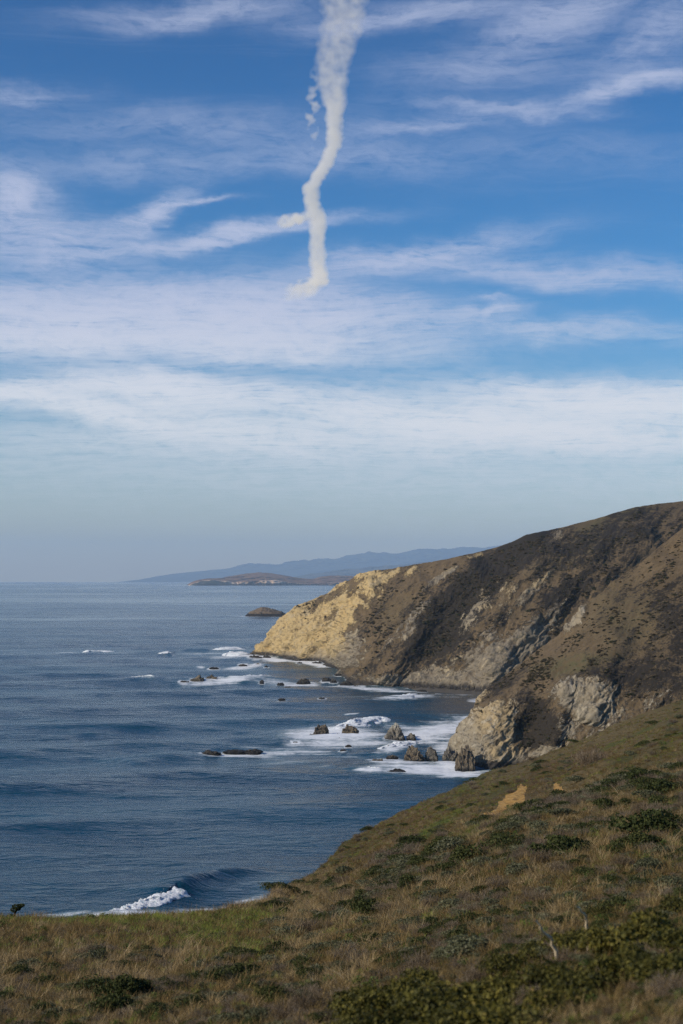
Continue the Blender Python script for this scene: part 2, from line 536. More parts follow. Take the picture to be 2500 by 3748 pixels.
def make_near_headland():
    xs = np.concatenate([np.arange(1630, 2520, 2.7), np.arange(2524, 3050, 10)])
    T = [  # x, base Y, foot height, cliff-top pixel y / Y, ridge pixel y / Y
        (1640, 470, -6, None, None, None, None),
        (1672, 462, -2, 2745, 478, 2690, 492),
        (1690, 452, -2, 2715, 470, 2665, 495),
        (1720, 446, -2, 2680, 466, 2622, 500),
        (1755, 440, -2, 2640, 464, 2572, 503),
        (1790, 440, -2, 2610, 463, 2522, 506),
        (1857, 440, -2, 2580, 463, 2466, 512),
        (1946, 438, -2, 2560, 462, 2392, 518),
        (2061, 432, -2, 2530, 458, 2313, 524),
        (2144, 428, -2, 2515, 455, 2214, 532),
        (2240, 424, -2, 2520, 450, 2137, 538),
        (2329, 420, -2, 2540, 446, 2073, 545),
        (2425, 416, -2, 2560, 440, 1992, 552),
        (2500, 412, -2, 2560, 436, 1930, 558),
        (2750, 405, -2, 2530, 430, 1800, 575),
        (3050, 400, -2, 2500, 425, 1700, 590)]
    cols = []
    for (x, yb, zf, yc, Yc, yr, Yr) in T:
        if yc is None:
            cols.append((x, [(yb, -6), (yb + 4, -6), (yb + 10, -6), (yb + 25, -6), (yb + 70, -8)]))
            continue
        zc, zr = zpx(yc, Yc), zpx(yr, Yr)
        ym, zm = Yc + 0.5 * (Yr - Yc), zc + 0.54 * (zr - zc)
        cols.append((x, [(yb, zf - 2), (Yc, zc), (ym, zm), (Yr, zr), (Yr + 90, zr - 22)]))
    G = land(xs, cols, [120, 70, 90, 26], 4, 4)
    px, py = to_px(G)
    # relief
    sp = spurs(px, py, [
        ([(1880, 2560), (1800, 2650), (1740, 2730), (1715, 2815)], 3.5, 60, 34),
        ([(1960, 2540), (1870, 2640), (1840, 2700), (1800, 2800)], 3.5, 60, 46),
        ([(2080, 2470), (2060, 2560), (2040, 2660), (2010, 2740)], 5, 60, 30),
        ([(2300, 2300), (2230, 2430), (2180, 2560), (2150, 2660)], 5, 90, 50),
        ([(2480, 2200), (2430, 2400), (2380, 2560)], 5, 100, 60),
        ([(2440, 2010), (2380, 2150), (2250, 2330), (2100, 2480)], 5, 120, 70),
        ([(2240, 2150), (2180, 2260), (2060, 2380), (1930, 2480)], 4, 70, 50)])
    G[..., 1] -= sp
    G[..., 0] = xcol(px, G[..., 1], G[..., 2])
    X, Y, Z = G[..., 0], G[..., 1], G[..., 2]
    Nn = grid_normals(G)
    dg = (px + py) / 90.0
    cr = (px - py) / 320.0
    gul = fbm(dg * 1.2, cr, 0, 4, seed=21)                                  # gullies run down to the left
    rg = fbm(X / 13, Y / 13, Z / 9, 5, seed=5, ridged=True)
    fn = fbm(X / 3.2, Y / 3.2, Z / 3.2, 4, seed=9)
    wob = 0.9 * fbm(px / 60, py / 60, 0, 4, seed=31)
    cliff = sstep(py, 2500, 2600) * (1 - sstep(px, 2240, 2400) * 0.6) * 0.75
    rock = blobs(px, py, [(1790, 2680, 120, 160, -20, 1.0), (1700, 2730, 60, 90, 0, 1.0), (2150, 2570, 150, 90, 20, 0.85), (2060, 2660, 90, 70, 0, 0.8),
                          (1900, 2760, 120, 50, 0, 0.8), (2010, 2740, 60, 30, 0, 0.9), (2110, 2250, 34, 60, 30, 1.0), (2230, 2110, 40, 50, 30, 0.7),
                          (2090, 2290, 30, 50, 40, 0.75), (2400, 2560, 80, 40, -30, 0.45), (2300, 2440, 40, 30, 0, 0.3)], wob)
    rock = np.maximum(rock, 0.52 * cliff)
    rock = rock - 0.8 * blobs(px, py, [(1975, 2650, 80, 85, 30, 1.0), (1930, 2720, 50, 40, 0, 0.6), (1800, 2560, 120, 20, -42, 0.7)], wob) + 0.22 * gul
    rock = rock - 0.32 * sstep(py, 2520, 2400) * (1 - blobs(px, py, [(2110, 2250, 50, 80, 30, 1.0)]))
    veg = 0.18 + 0.35 * blobs(px, py, [(1975, 2650, 85, 90, 30, 1.4), (2380, 2480, 160, 120, 0, 0.7), (2470, 2300, 90, 180, 0, 0.7),
                                       (1850, 2490, 130, 30, -40, 0.7), (2200, 2440, 120, 30, -30, 0.5)], wob) + 0.45 * gul
    green = blobs(px, py, [(2120, 2430, 150, 40, -10, 0.8), (2300, 2250, 160, 120, 0, 0.35), (1980, 2660, 30, 30, 0, 0.8)], wob)
    warm = 0.25 + 0.6 * blobs(px, py, [(1830, 2610, 90, 80, -30, 1.0), (2080, 2740, 60, 30, 0, 1.0), (1860, 2740, 70, 40, 0, 0.9)], wob)
    wet = sstep(Z, 2.6 + 0.8 * fn, 0.8)
    G = G + Nn * ((0.75 * rg * np.clip(rock + 0.15, 0.15, 1) * 2.2 + 0.45 * fn * np.clip(rock + 0.45, 0.3, 1) + 0.8 * gul))[..., None]
    fine_r = fbm(X / 3.6, Y / 3.6, Z / 2.4, 4, seed=50, ridged=True, gain=0.6) - 0.3
    wp = 34 * fbm(px / 70, py / 70, 2.0, 3, seed=46)
    rib = fbm((px + 0.7 * py + wp) / 32.0, (px - py + 2 * wp) / 100.0, 0, 4, seed=48, ridged=True)
    G = G + Nn * (1.7 * (rib - 0.3) * np.clip(rock + 0.3, 0.2, 1) + 0.8 * fine_r * np.clip(rock + 0.15, 0.1, 1))[..., None]
    nr, nc = G.shape[:2]
    me = mk_mesh('headland', G, grid_faces(nr, nc), M_NEARHEAD, True,
                 dict(rock=rock, veg=veg, warm=warm, wet=wet, green=green, across=(px + py) / 100.0, along=(px - py) / 100.0))
    tag(obj('headland', me), 'brown headland with grey and tan rock cliffs across the near cove', kind='structure')
    return G, px, py, rock, veg


def make_far_headland():
    xs = np.concatenate([np.arange(895, 2520, 2.9), np.arange(2525, 2900, 12)])
    T = [  # x, base Y, ridge y, ridge Y, mid fraction (Y, z)
        (903, 1088, None, None, 0, 0),
        (921, 1082, 2400, 1086, .4, .7), (937, 1079, 2387, 1088, .4, .7), (953, 1076, 2360, 1090, .4, .7),
        (985, 1071, 2329, 1092, .4, .66), (1010, 1062, 2284, 1094, .4, .62), (1042, 1045, 2252, 1086, .38, .62),
        (1081, 1028, 2220, 1076, .35, .62), (1144, 1003, 2195, 1066, .33, .6), (1195, 985, 2172, 1060, .32, .58),
        (1227, 943, 2144, 1045, .3, .52), (1258, 850, 2130, 1010, .3, .45), (1285, 806, 2122, 985, .3, .42), (1304, 790, 2102, 962, .3, .42),
        (1361, 777, 2091, 925, .3, .42), (1438, 769, 2080, 908, .3, .42), (1534, 757, 2061, 893, .28, .42),
        (1629, 747, 2045, 882, .28, .42), (1738, 733, 2022, 872, .28, .44), (1800, 722, 2006, 868, .28, .44),
        (1876, 716, 1981, 868, .28, .44), (1927, 712, 1955, 870, .28, .44), (2074, 705, 1924, 878, .28, .44), (2214, 700, 1885, 886, .28, .44),
        (2323, 695, 1853, 895, .28, .44), (2400, 693, 1841, 902, .28, .44), (2500, 690, 1830, 910, .28, .44), (2900, 680, 1790, 940, .28, .44)]
    cols = []
    for (x, yb, yr, Yr, fy, fz) in T:
        if yr is None:
            cols.append((x, [(yb, -8), (yb + 4, -8), (yb + 8, -8), (yb + 12, -8), (yb + 160, -10)]))
            continue
        zr = zpx(yr, Yr)
        m = 0.5 + 0.5 * fy
        cols.append((x, [(yb, -3), (yb + fy * (Yr - yb), fz * zr), (yb + m * (Yr - yb), (fz + (1 - fz) * 0.62) * zr), (Yr, zr), (Yr + 160, zr - 26)]))
    G = land(xs, cols, [110, 80, 60, 22], 5, 3)
    px, py = to_px(G)
    sp = spurs(px, py, [
        ([(1775, 2035), (1690, 2105), (1590, 2200), (1500, 2330), (1410, 2450), (1370, 2500)], 20, 150, 62),
        ([(2040, 1960), (1965, 2060), (1850, 2190), (1720, 2330), (1620, 2480)], 10, 130, 60),
        ([(2230, 1990), (2090, 2090), (1960, 2230), (1830, 2400), (1760, 2500)], 11, 110, 60),
        ([(2420, 1950), (2280, 2050), (2130, 2180)], 10, 110, 60),
        ([(1560, 2090), (1470, 2170), (1390, 2290), (1300, 2420)], 6, 90, 60),
        ([(1380, 2110), (1330, 2200), (1270, 2330), (1215, 2430)], 7, 70, 40),
        ([(1230, 2160), (1190, 2240), (1140, 2330), (1100, 2410)], 9, 60, 28),
        ([(1110, 2220), (1080, 2290), (1050, 2350), (1030, 2400)], 6, 40, 22)])
    G[..., 1] -= sp
    G[..., 0] = xcol(px, G[..., 1], G[..., 2])
    X, Y, Z = G[..., 0], G[..., 1], G[..., 2]
    Nn = grid_normals(G)
    wq = 40 * fbm(px / 90, py / 90, 5.0, 3, seed=44)
    dg = (px * 0.9 + py * 0.9 + wq) / 60.0
    cr = (px - py * 0.9) / 330.0
    gul = fbm(dg, cr, 0, 4, seed=41)
    gul2 = fbm(dg * 3, cr * 3.4, 0, 3, seed=45)
    rg = fbm(X / 17, Y / 17, Z / 11, 5, seed=6, ridged=True)
    fn = fbm(X / 4.2, Y / 4.2, Z / 4.2, 4, seed=19)
    wob = 0.9 * fbm(px / 60, py / 60, 0, 4, seed=33)
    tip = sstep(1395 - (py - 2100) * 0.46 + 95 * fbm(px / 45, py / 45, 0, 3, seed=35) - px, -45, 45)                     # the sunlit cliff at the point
    rock = blobs(px, py, [(1250, 2400, 80, 50, 0, 0.9), (1300, 2370, 60, 60, -40, 0.7), (1620, 2480, 180, 50, 0, 0.6), (1800, 2440, 150, 110, -40, 0.95),
                          (1950, 2330, 120, 60, -42, 0.9), (1630, 2110, 90, 14, -35, 0.9), (1500, 2280, 160, 22, -47, 0.62),
                          (1850, 2180, 90, 40, -45, 0.55), (1760, 2240, 130, 40, -48, 0.5), (1960, 2160, 120, 25, -45, 0.55), (1500, 2310, 50, 20, -50, 0.7),
                          (1740, 2036, 50, 12, -15, 0.55), (1440, 2106, 40, 12, -40, 0.5), (1310, 2125, 60, 16, -10, 0.5), (1510, 2088, 30, 12, -40, 0.5),
                          (2010, 2250, 80, 30, -40, 0.5), (1420, 2490, 120, 30, 5, 0.5), (1210, 2390, 60, 60, 0, 0.95), (2040, 1960, 26, 40, 30, 0.5)], wob)
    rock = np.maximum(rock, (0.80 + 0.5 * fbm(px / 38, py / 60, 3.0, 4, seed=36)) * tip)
    rock = rock - 0.5 * tip * blobs(px, py, [(1200, 2190, 90, 22, -22, 1.0), (1300, 2150, 70, 40, 0, 0.9), (1150, 2230, 26, 40, 25, 0.7), (1230, 2270, 22, 50, 30, 0.5)], wob)
    rock = rock * 0.9 + 0.30 * gul + 0.34 * gul2 - 0.02 * (1 - tip)
    rock = rock + blobs(px, py, [(950, 2385, 70, 60, 0, 0.8), (1420, 2115, 70, 26, -30, 0.34), (1370, 2160, 60, 40, -40, 0.34), (1520, 2095, 60, 18, -25, 0.3), (1620, 2075, 60, 14, -20, 0.28), (1560, 2490, 260, 26, 2, 0.3), (1760, 2500, 120, 40, 0, 0.3)], wob)
    veg = 0.26 + 0.30 * gul + 0.30 * gul2 + blobs(px, py, [(1680, 2230, 240, 80, -50, 0.55), (1890, 2030, 200, 55, -35, 0.4), (2200, 1990, 250, 70, -25, 0.2),  # first blob paints the gully's shade into the dark plant colour
                                             (2080, 2170, 110, 50, -30, 0.3), (1400, 2180, 150, 50, -30, 0.05), (1560, 2410, 90, 60, -45, 0.12)], wob)
    veg = veg - 0.10 * blobs(px, py, [(1440, 2170, 160, 90, -40, 1.0), (2050, 1960, 160, 25, -25, 1.0), (1560, 2100, 200, 40, -25, 1.0)], wob)
    green = blobs(px, py, [(2120, 2010, 180, 50, -25, 0.55), (2250, 1900, 160, 25, -20, 0.8), (1450, 2240, 90, 60, -40, 0.2)], wob)
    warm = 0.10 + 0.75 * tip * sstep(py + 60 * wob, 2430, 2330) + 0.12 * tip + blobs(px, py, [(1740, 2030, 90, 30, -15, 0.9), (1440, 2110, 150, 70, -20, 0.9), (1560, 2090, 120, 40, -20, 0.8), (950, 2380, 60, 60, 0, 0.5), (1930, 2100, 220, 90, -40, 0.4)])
    wet = sstep(Z, 3.4 + 1.5 * fn, 1.0)
    rf0 = np.ones(G.shape[0]); rf0[-30:] = 0.35; rf0[-75:-30] = np.linspace(1, 0.35, 45)
    G = G + Nn * rf0[:, None, None] * (2.4 * rg * np.clip(rock + 0.1, 0.12, 1) * 1.5 + 1.0 * fn * np.clip(rock + 0.35, 0.3, 1) + 1.5 * gul + 0.7 * gul2)[..., None]
    fine_r = fbm(X / 6.5, Y / 6.5, Z / 4.0, 4, seed=49, ridged=True, gain=0.6) - 0.3
    wp = 34 * fbm(px / 70, py / 70, 2.0, 3, seed=46)
    rib = fbm((px + 0.55 * py + wp) / 30.0, (px - py + 2 * wp) / 95.0, 0, 4, seed=47, ridged=True)
    rf = np.ones(G.shape[0]); rf[-30:] = 0.15; rf[-75:-30] = np.linspace(1, 0.15, 45)
    G = G + Nn * rf[:, None, None] * (3.6 * (rib - 0.3) * tip + 0.9 * (rib - 0.3) * (1 - tip) + 1.1 * fine_r * np.clip(rock + 0.15, 0.1, 1))[..., None]
    nr, nc = G.shape[:2]
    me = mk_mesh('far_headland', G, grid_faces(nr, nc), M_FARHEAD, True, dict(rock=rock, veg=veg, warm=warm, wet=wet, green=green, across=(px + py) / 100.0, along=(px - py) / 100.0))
    tag(obj('far_headland', me), 'long dark headland ending in a sunlit yellow cliff', kind='structure')
    return G, px, py, rock, veg


HB = make_near_headland()
HC = make_far_headland()


# ------------------------------------------------------------------ distant land
def far_material(name, veg, veg2, rock, sc):
    m, nt, out = new_mat(name)
    pos = nt.n('ShaderNodeNewGeometry').outputs['Position']
    r = nt.attr('rock')
    n1 = nt.noise(pos, 0.02 * sc, 5, 0.6)
    n2 = nt.noise(nt.mapping(pos, scale=(1, 0.3, 0.6)), 0.07 * sc, 4, 0.6)
    c = nt.mix(nt.ss(n1, 0.4, 0.62), veg, veg2)
    c = nt.mix(nt.ss(nt.m('ADD', r, nt.m('MULTIPLY', n2, 0.9)), 0.85, 1.05), c, rock)
    principled(nt, out, c, 0.95, 0.05)
    return m


def far_land(name, label, xs, sky_pts, Yb, depth, cliff, mat, rough, zdrop, seed, tip=0.0, nrow=46, rockx=None):
    sx = np.array([p[0] for p in sky_pts], float); sy = np.array([p[1] for p in sky_pts], float)
    yr = np.interp(xs, sx, sy)
    yr = smooth_rows(yr, 6)
    Yr = Yb + depth
    zr = EYE + slope(yr) * Yr
    base = -drop(Yb) - zdrop
    zc = base + (zr - base) * (cliff(xs) if callable(cliff) else cliff)
    K = [(np.full_like(xs, Yb), np.full_like(xs, base)), (np.full_like(xs, Yb + depth * 0.06), zc),
         (np.full_like(xs, Yr), zr), (np.full_like(xs, Yr + depth * 0.6), base + (zr - base) * 0.55)]
    segs = [nrow // 3, nrow, nrow // 4]
    Ys, Zs = [], []
    for k in range(3):
        t = np.linspace(0, 1, segs[k], endpoint=(k == 2))[:, None]
        Ys.append(K[k][0] * (1 - t) + K[k + 1][0] * t); Zs.append(K[k][1] * (1 - t) + K[k + 1][1] * t)
    Y = smooth_rows(np.concatenate(Ys), 2); Z = smooth_rows(np.concatenate(Zs), 2)
    X = xcol(xs[None, :], Y, Z)
    L = depth * 0.35
    n = fbm(X / L, Y / L, 0, 5, seed=seed, ridged=True)
    f = np.clip((Z - base) / max(1.0, float((zr - base).max())), 0, 1)
    prof = np.sin(np.clip(f, 0, 1) * math.pi) ** 0.7
    Y = Y - n * depth * 0.22 * prof
    Z = Z + rough * fbm(X / (L * 0.25), Y / (L * 0.25), 0, 4, seed=seed + 3) * np.clip(f * 2, 0, 1)
    G = np.stack([X, Y, Z], -1)
    rk = np.zeros_like(Z)
    rk[:segs[0] + 3] = 0.6
    if rockx is not None:
        rk[:segs[0] + 5] *= rockx(np.broadcast_to(xs, rk[:segs[0] + 5].shape))
    me = mk_mesh(name, G, grid_faces(*G.shape[:2]), mat, True, dict(rock=rk))
    o = tag(obj(name, me), label, kind='structure')
    return o


M_CAPE = far_material('distant_cape_ground', (0.17, 0.095, 0.052), (0.24, 0.14, 0.075), (0.66, 0.47, 0.31), 1.0)
M_HILL = far_material('far_hills_ground', (0.028, 0.036, 0.03), (0.05, 0.055, 0.04), (0.10, 0.09, 0.06), 0.2)
M_FOOT = far_material('foothills_ground', (0.10, 0.085, 0.06), (0.05, 0.05, 0.035), (0.14, 0.11, 0.08), 0.25)
M_ISLE = far_material('island_ground', (0.13, 0.095, 0.062), (0.20, 0.15, 0.10), (0.035, 0.03, 0.026), 6.0)
far_land('distant_cape', 'low brown cape with pale cliffs on the horizon', np.arange(676, 1420, 2.5),
         [(676, 2143), (690, 2139), (705, 2131), (735, 2122), (760, 2118), (815, 2116), (835, 2110), (880, 2102), (945, 2094), (970, 2095), (1010, 2100), (1060, 2109), (1110, 2117),
          (1150, 2119), (1175, 2111), (1210, 2107), (1270, 2106), (1330, 2112), (1400, 2118), (1420, 2120)], 10300, 900, lambda x: 0.30 + 0.5 * np.exp(-((x - 765) / 75.0) ** 2) + 0.15 * np.exp(-((x - 1010) / 50.0) ** 2), M_CAPE, 9, 3, 3,
         rockx=lambda x: 0.7 + 0.9 * np.exp(-((x - 770) / 80.0) ** 2) + 0.25 * np.exp(-((x - 1010) / 60.0) ** 2))
far_land('foothills', 'hazy tawny foothills in front of the blue ridge', np.arange(960, 2100, 4.0),
         [(960, 2134), (1050, 2116), (1120, 2103), (1200, 2092), (1260, 2083), (1330, 2079), (1400, 2070), (1480, 2064), (1560, 2057), (1640, 2050), (1720, 2046), (1850, 2040), (2100, 2030)],
         21000, 2200, 0.12, M_FOOT, 45, 10, 8)
far_land('far_hills', 'long blue wooded ridge fading into haze', np.arange(430, 2300, 4.0),
         [(430, 2131), (520, 2120), (600, 2105), (690, 2094), (760, 2088), (850, 2078), (905, 2062), (965, 2062), (1020, 2066), (1060, 2056), (1100, 2050), (1190, 2043),
          (1230, 2044), (1262, 2036), (1300, 2028), (1352, 2019), (1405, 2022), (1440, 2024), (1500, 2017), (1535, 2004), (1580, 2008), (1620, 2007), (1690, 2000), (1760, 2003), (1790, 2000), (1950, 1985), (2300, 1960)],
         31000, 3400, 0.08, M_HILL, 70, 20, 14)


def make_island():
    Yb = float(sea_Y(2258))
    xs = np.arange(888, 1062, 1.6)
    sk = [(888, 2262), (898, 2254), (915, 2242), (940, 2230), (958, 2222), (975, 2224), (1000, 2231), (1030, 2240), (1048, 2250), (1062, 2262)]
    yr = np.interp(xs, [p[0] for p in sk], [p[1] for p in sk])
    D = 34.0
    zr = EYE + slope(yr) * (Yb + D)
    t = np.linspace(0, 1, 40)[:, None]
    Y = Yb + t * D * 2 + 0 * zr[None, :]
    Z = np.where(t < 0.5, -1 + (zr + 1) * np.sin(np.clip(t * 2, 0, 1) * math.pi / 2) ** 0.75, -1 + (zr + 1) * np.sqrt(np.clip(1 - (t * 2 - 1) ** 2, 0, 1)))
    X = xcol(xs[None, :], Y, Z)
    Z = Z * 0.9 + 4.2 * (fbm(X / 11, Y / 11, Z / 7, 5, seed=77, ridged=True) - 0.35) * np.clip((Z + 1) / 6, 0, 1)
    me = mk_mesh('island', np.stack([X, Y, Z], -1), grid_faces(*X.shape), M_ISLE, True, dict(rock=sstep(Z, 5.5, 3.0) * 0.8))
    tag(obj('island', me), 'small brown rocky island off the yellow cliff', 'island')


make_island()

# ------------------------------------------------------------------ breaking waves (positions used by the sea as well)
#  name, label, crest in photo pixels, height m, depth m (front-back), direction of travel
BREAKERS = [
    ('near', 'curling white breaker just beyond the grassy shelf edge', [(260, 3384), (370, 3366), (470, 3346), (560, 3320), (625, 3297), (668, 3280)], 1.8, 8.0),
    ('bay', 'tall white breaker behind the two dark boulders in the bay', [(1180, 2672), (1262, 2668), (1310, 2652), (1350, 2640), (1392, 2634), (1402, 2646)], 2.1, 15.0),
    ('cove', 'small white crest in the calm cove below the grey cliff', [(1455, 2563), (1490, 2557), (1520, 2551), (1550, 2560)], 1.8, 14.0),
    ('line', 'long white breaker running right from the twin dark rocks', [(826, 2497), (870, 2494), (920, 2489), (965, 2483), (1004, 2479)], 2.6, 20.0),
    ('single', 'short white breaker alone left of the twin dark rocks', [(472, 2500), (505, 2495), (540, 2493), (572, 2498)], 3.2, 22.0),
    ('far_a', 'leftmost small white crest in the row off the point', [(318, 2393), (345, 2391), (375, 2390), (398, 2392)], 2.7, 27.5),
    ('far_b', 'tiny white crest with a dark face, second in the row off the point', [(598, 2399), (615, 2397), (634, 2397)], 2.4, 25.0),
    ('far_c', 'thin white crest third from left in the row off the point', [(722, 2391), (745, 2389), (772, 2389)], 2.4, 27.5),
    ('far_d', 'broad white crest closest to the tip of the yellow cliff', [(806, 2384), (840, 2381), (880, 2383)], 3.0, 32.5),
    ('point', 'bright surge breaking against the tip of the yellow cliff', [(845, 2404), (880, 2399), (915, 2399)], 3.3, 30.0),
    ('tail', 'white crest between the bay pyramid rock and the blocky pair', [(1390, 2748), (1440, 2738), (1490, 2724), (1524, 2716)], 1.5, 12.0),
    ('front', 'low white breaker left of the long black reef rock', [(1312, 2826), (1350, 2818), (1390, 2821), (1412, 2828)], 1.3, 9.0),
]
SHOULDER = [(655, 3274), (700, 3248), (760, 3226), (830, 3208), (920, 3192), (1020, 3180)]

# rocks in the water: x0, x1, y0 (top), y1 (waterline), kind, label
ROCKS = [
    (1146, 1205, 2652, 2690, 'block', 'brown square-topped rock in the surf, left of the dark boulder'),
    (1127, 1161, 2685, 2697, 'low', 'small black rock at the left foot of the brown square-topped rock'),
    (1249, 1313, 2654, 2695, 'block', 'dark boulder in front of the tall bay breaker'),
    (1229, 1264, 2684, 2701, 'low', 'small dark rock against the left side of the dark boulder'),
    (1227, 1253, 2698, 2711, 'low', 'small black rock in foam below the dark boulder'),
    (1405, 1485, 2647, 2711, 'peak', 'pale-tipped pyramid rock standing in the middle of the bay'),
    (1486, 1522, 2684, 2711, 'block', 'small stump rock right beside the pyramid rock'),
    (1473, 1560, 2728, 2790, 'slab', 'larger jagged rock of the joined pair near the cliff foot'),
    (1555, 1607, 2734, 2787, 'block', 'lighter right-hand rock of the joined pair near the cliff foot'),
    (1359, 1405, 2776, 2794, 'low', 'low brown rock left of the joined jagged pair'),
    (1414, 1458, 2762, 2777, 'low', 'flat brown rock awash just left of the joined jagged pair'),
    (1484, 1545, 2793, 2806, 'low', 'flat black rock directly below the larger jagged rock'),
    (1560, 1612, 2795, 2808, 'low', 'flat black rock below the lighter rock of the pair'),
    (1585, 1606, 2784, 2792, 'low', 'tiny black rock at the foot of the lighter rock of the pair'),
    (1414, 1488, 2813, 2829, 'low', 'long black reef rock nearest the grassy slope in the foam'),
    (1621, 1682, 2730, 2791, 'slab', 'flat-topped ribbed stack standing off the cliff foot'),
    (1664, 1742, 2732, 2822, 'slab', 'rugged brown pinnacle leaning on the foot of the headland cliff'),
    (1648, 1684, 2694, 2725, 'low', 'dark rock between the cliff and the white water, above the ribbed stack'),
    (1664, 1682, 2677, 2699, 'peak', 'little dark knob rock at the left edge of the headland cliff'),
    (1244, 1268, 2741, 2750, 'low', 'tiny black rock alone in the surf below the dark boulder'),
    (1264, 1288, 2725, 2733, 'low', 'tiny black rock between the dark boulder and the pyramid rock'),
    (1066, 1098, 2714, 2721, 'low', 'tiny flat rock in foam left of the brown square-topped rock'),
    (1319, 1331, 2690, 2695, 'low', 'speck of black rock right of the dark boulder'),
    (1261, 1313, 2617, 2625, 'low', 'thin black rock behind the tall bay breaker'),
    (731, 806, 2745, 2764, 'low', 'black reef rock at the left end of the low reef, in white water'),
    (814, 905, 2743, 2755, 'low', 'long black middle rock of the low reef'),
    (893, 960, 2740, 2755, 'low', 'black rock at the right end of the low reef'),
    (692, 747, 2471, 2500, 'block', 'left of the twin dark rocks off the headland'),
    (750, 816, 2468, 2496, 'block', 'right of the twin dark rocks off the headland'),
    (654, 694, 2491, 2503, 'low', 'low black rock left of the twin dark rocks'),
    (765, 800, 2441, 2447, 'low', 'thin black rock awash behind the twin dark rocks'),
    (873, 906, 2430, 2438, 'low', 'low brown rock in foam off the yellow cliff, leftmost there'),
    (934, 951, 2427, 2435, 'low', 'small brown rock in foam below the tip of the yellow cliff'),
    (967, 981, 2434, 2442, 'low', 'small dark rock right of the foam below the cliff tip'),
    (950, 966, 2488, 2501, 'low', 'small dark rock at the right end of the long white breaker'),
    (1014, 1040, 2498, 2506, 'low', 'flat black rock between the long breaker and the humped rock'),
    (1040, 1064, 2511, 2520, 'low', 'small black rock just below the humped rock'),
    (1087, 1136, 2482, 2502, 'low', 'dark humped rock in the surf below the sunlit cliff'),
    (1178, 1211, 2479, 2495, 'low', 'dark mound rock left of the dark slope foot'),
    (1208, 1233, 2485, 2499, 'low', 'smaller dark mound touching the right of its neighbour at the slope foot'),
    (1226, 1306, 2436, 2473, 'slab', 'pale ledge rock at the foot of the sunlit cliff'),
    (1087, 1107, 2422, 2431, 'low', 'small black rock at the foot of the sunlit cliff'),
    (1140, 1180, 2421, 2430, 'low', 'flat dark rock at the right foot of the sunlit cliff'),
    (906, 962, 2396, 2412, 'low', 'dark ledge under the very tip of the yellow cliff'),
    (960, 992, 2398, 2411, 'low', 'black ledge rock right of the tip ledge under the yellow cliff'),
    (1244, 1290, 2492, 2507, 'low', 'dark rock touching the corner where the dark slope meets the sea'),
    (1278, 1334, 2510, 2518, 'low', 'flat black rock along the foot of the dark slope'),
    (1528, 1563, 2524, 2532, 'low', 'flat black rock further right along the foot of the dark slope'),
    (1597, 1612, 2543, 2550, 'low', 'single small black rock in the grey cove'),
    (1017, 1046, 2555, 2562, 'low', 'black rock awash in open water below the humped rock'),
    (1166, 1189, 2551, 2556, 'low', 'tiny black rock awash in open water of the cove mouth'),
]

FOAM = [  # photo pixels: centre x, y, half width, half height, tilt, strength
    (1210, 2695, 210, 38, 0, 0.95), (1120, 2690, 110, 10, 0, 0.7), (1300, 2720, 170, 16, 2, 0.75), (1090, 2745, 130, 10, 3, 0.55), (1150, 2660, 120, 6, -4, 0.5),
    (1590, 2680, 160, 42, -10, 0.95), (1690, 2640, 60, 14, -14, 0.8), (1480, 2660, 110, 12, 4, 0.6), (1460, 2735, 90, 16, -14, 0.9), (1640, 2735, 70, 30, 0, 0.8),
    (1560, 2820, 240, 20, 0, 1.0), (1480, 2795, 130, 14, 0, 0.9), (1690, 2835, 110, 14, 0, 1.0), (1360, 2824, 70, 9, 0, 0.9), (1400, 2780, 80, 10, 0, 0.75), (1640, 2800, 70, 20, 0, 0.9),
    (1400, 2527, 170, 5, 2, 0.85), (1250, 2515, 90, 6, 4, 0.7), (1480, 2560, 130, 7, -2, 0.75), (1660, 2548, 130, 10, 0, 0.5), (1745, 2566, 40, 8, 0, 0.85), (1340, 2548, 160, 6, 0, 0.35),
    (1080, 2505, 100, 7, 2, 0.8), (1130, 2505, 50, 9, 0, 0.8), (1000, 2497, 90, 6, 0, 0.6),
    (860, 2760, 150, 9, 0, 0.85), (1010, 2752, 90, 7, 0, 0.6), (1080, 2790, 130, 7, -3, 0.55), (930, 2735, 60, 5, 0, 0.5), (1080, 2725, 60, 8, 0, 0.5),
    (870, 2406, 110, 7, -3, 0.95), (800, 2397, 150, 4, 0, 0.6), (1000, 2414, 110, 7, 6, 1.0), (1110, 2427, 110, 6, 6, 1.0), (1190, 2436, 40, 8, 0, 0.9), (900, 2440, 70, 5, -4, 0.95), (870, 2447, 60, 3, 0, 0.8),
    (720, 2396, 90, 4, 0, 0.5), (835, 2498, 190, 5, -4, 0.9), (760, 2500, 110, 5, 0, 0.8), (735, 2442, 20, 3, 0, 0.9), (1075, 2456, 14, 2.5, 0, 0.7),
    (240, 2395, 50, 2.5, 0, 0.9), (455, 2395, 60, 3, 0, 0.35), (930, 2257, 100, 3, 0, 0.6), (1010, 2258, 50, 3, 0, 0.6), (860, 2254, 40, 1.6, 0, 0.5),
    (470, 3372, 260, 26, -4, 1.0), (700, 3340, 220, 14, -7, 0.8), (860, 3318, 140, 12, -8, 0.85), (950, 3290, 120, 16, -12, 0.6), (200, 3360, 160, 10, -2, 0.7), (1000, 3240, 80, 20, -20, 0.35),
    (540, 2497, 34, 4, 0, 0.5), (1330, 2620, 60, 5, 0, 0.5), (1170, 2810, 60, 5, 0, 0.35), (1010, 2780, 60, 4, 0, 0.4), (1270, 2765, 110, 5, 2, 0.45), (700, 2770, 40, 3, 0, 0.3),
    (1290, 2150, 0.1, 0.1, 0, 0.0),
]


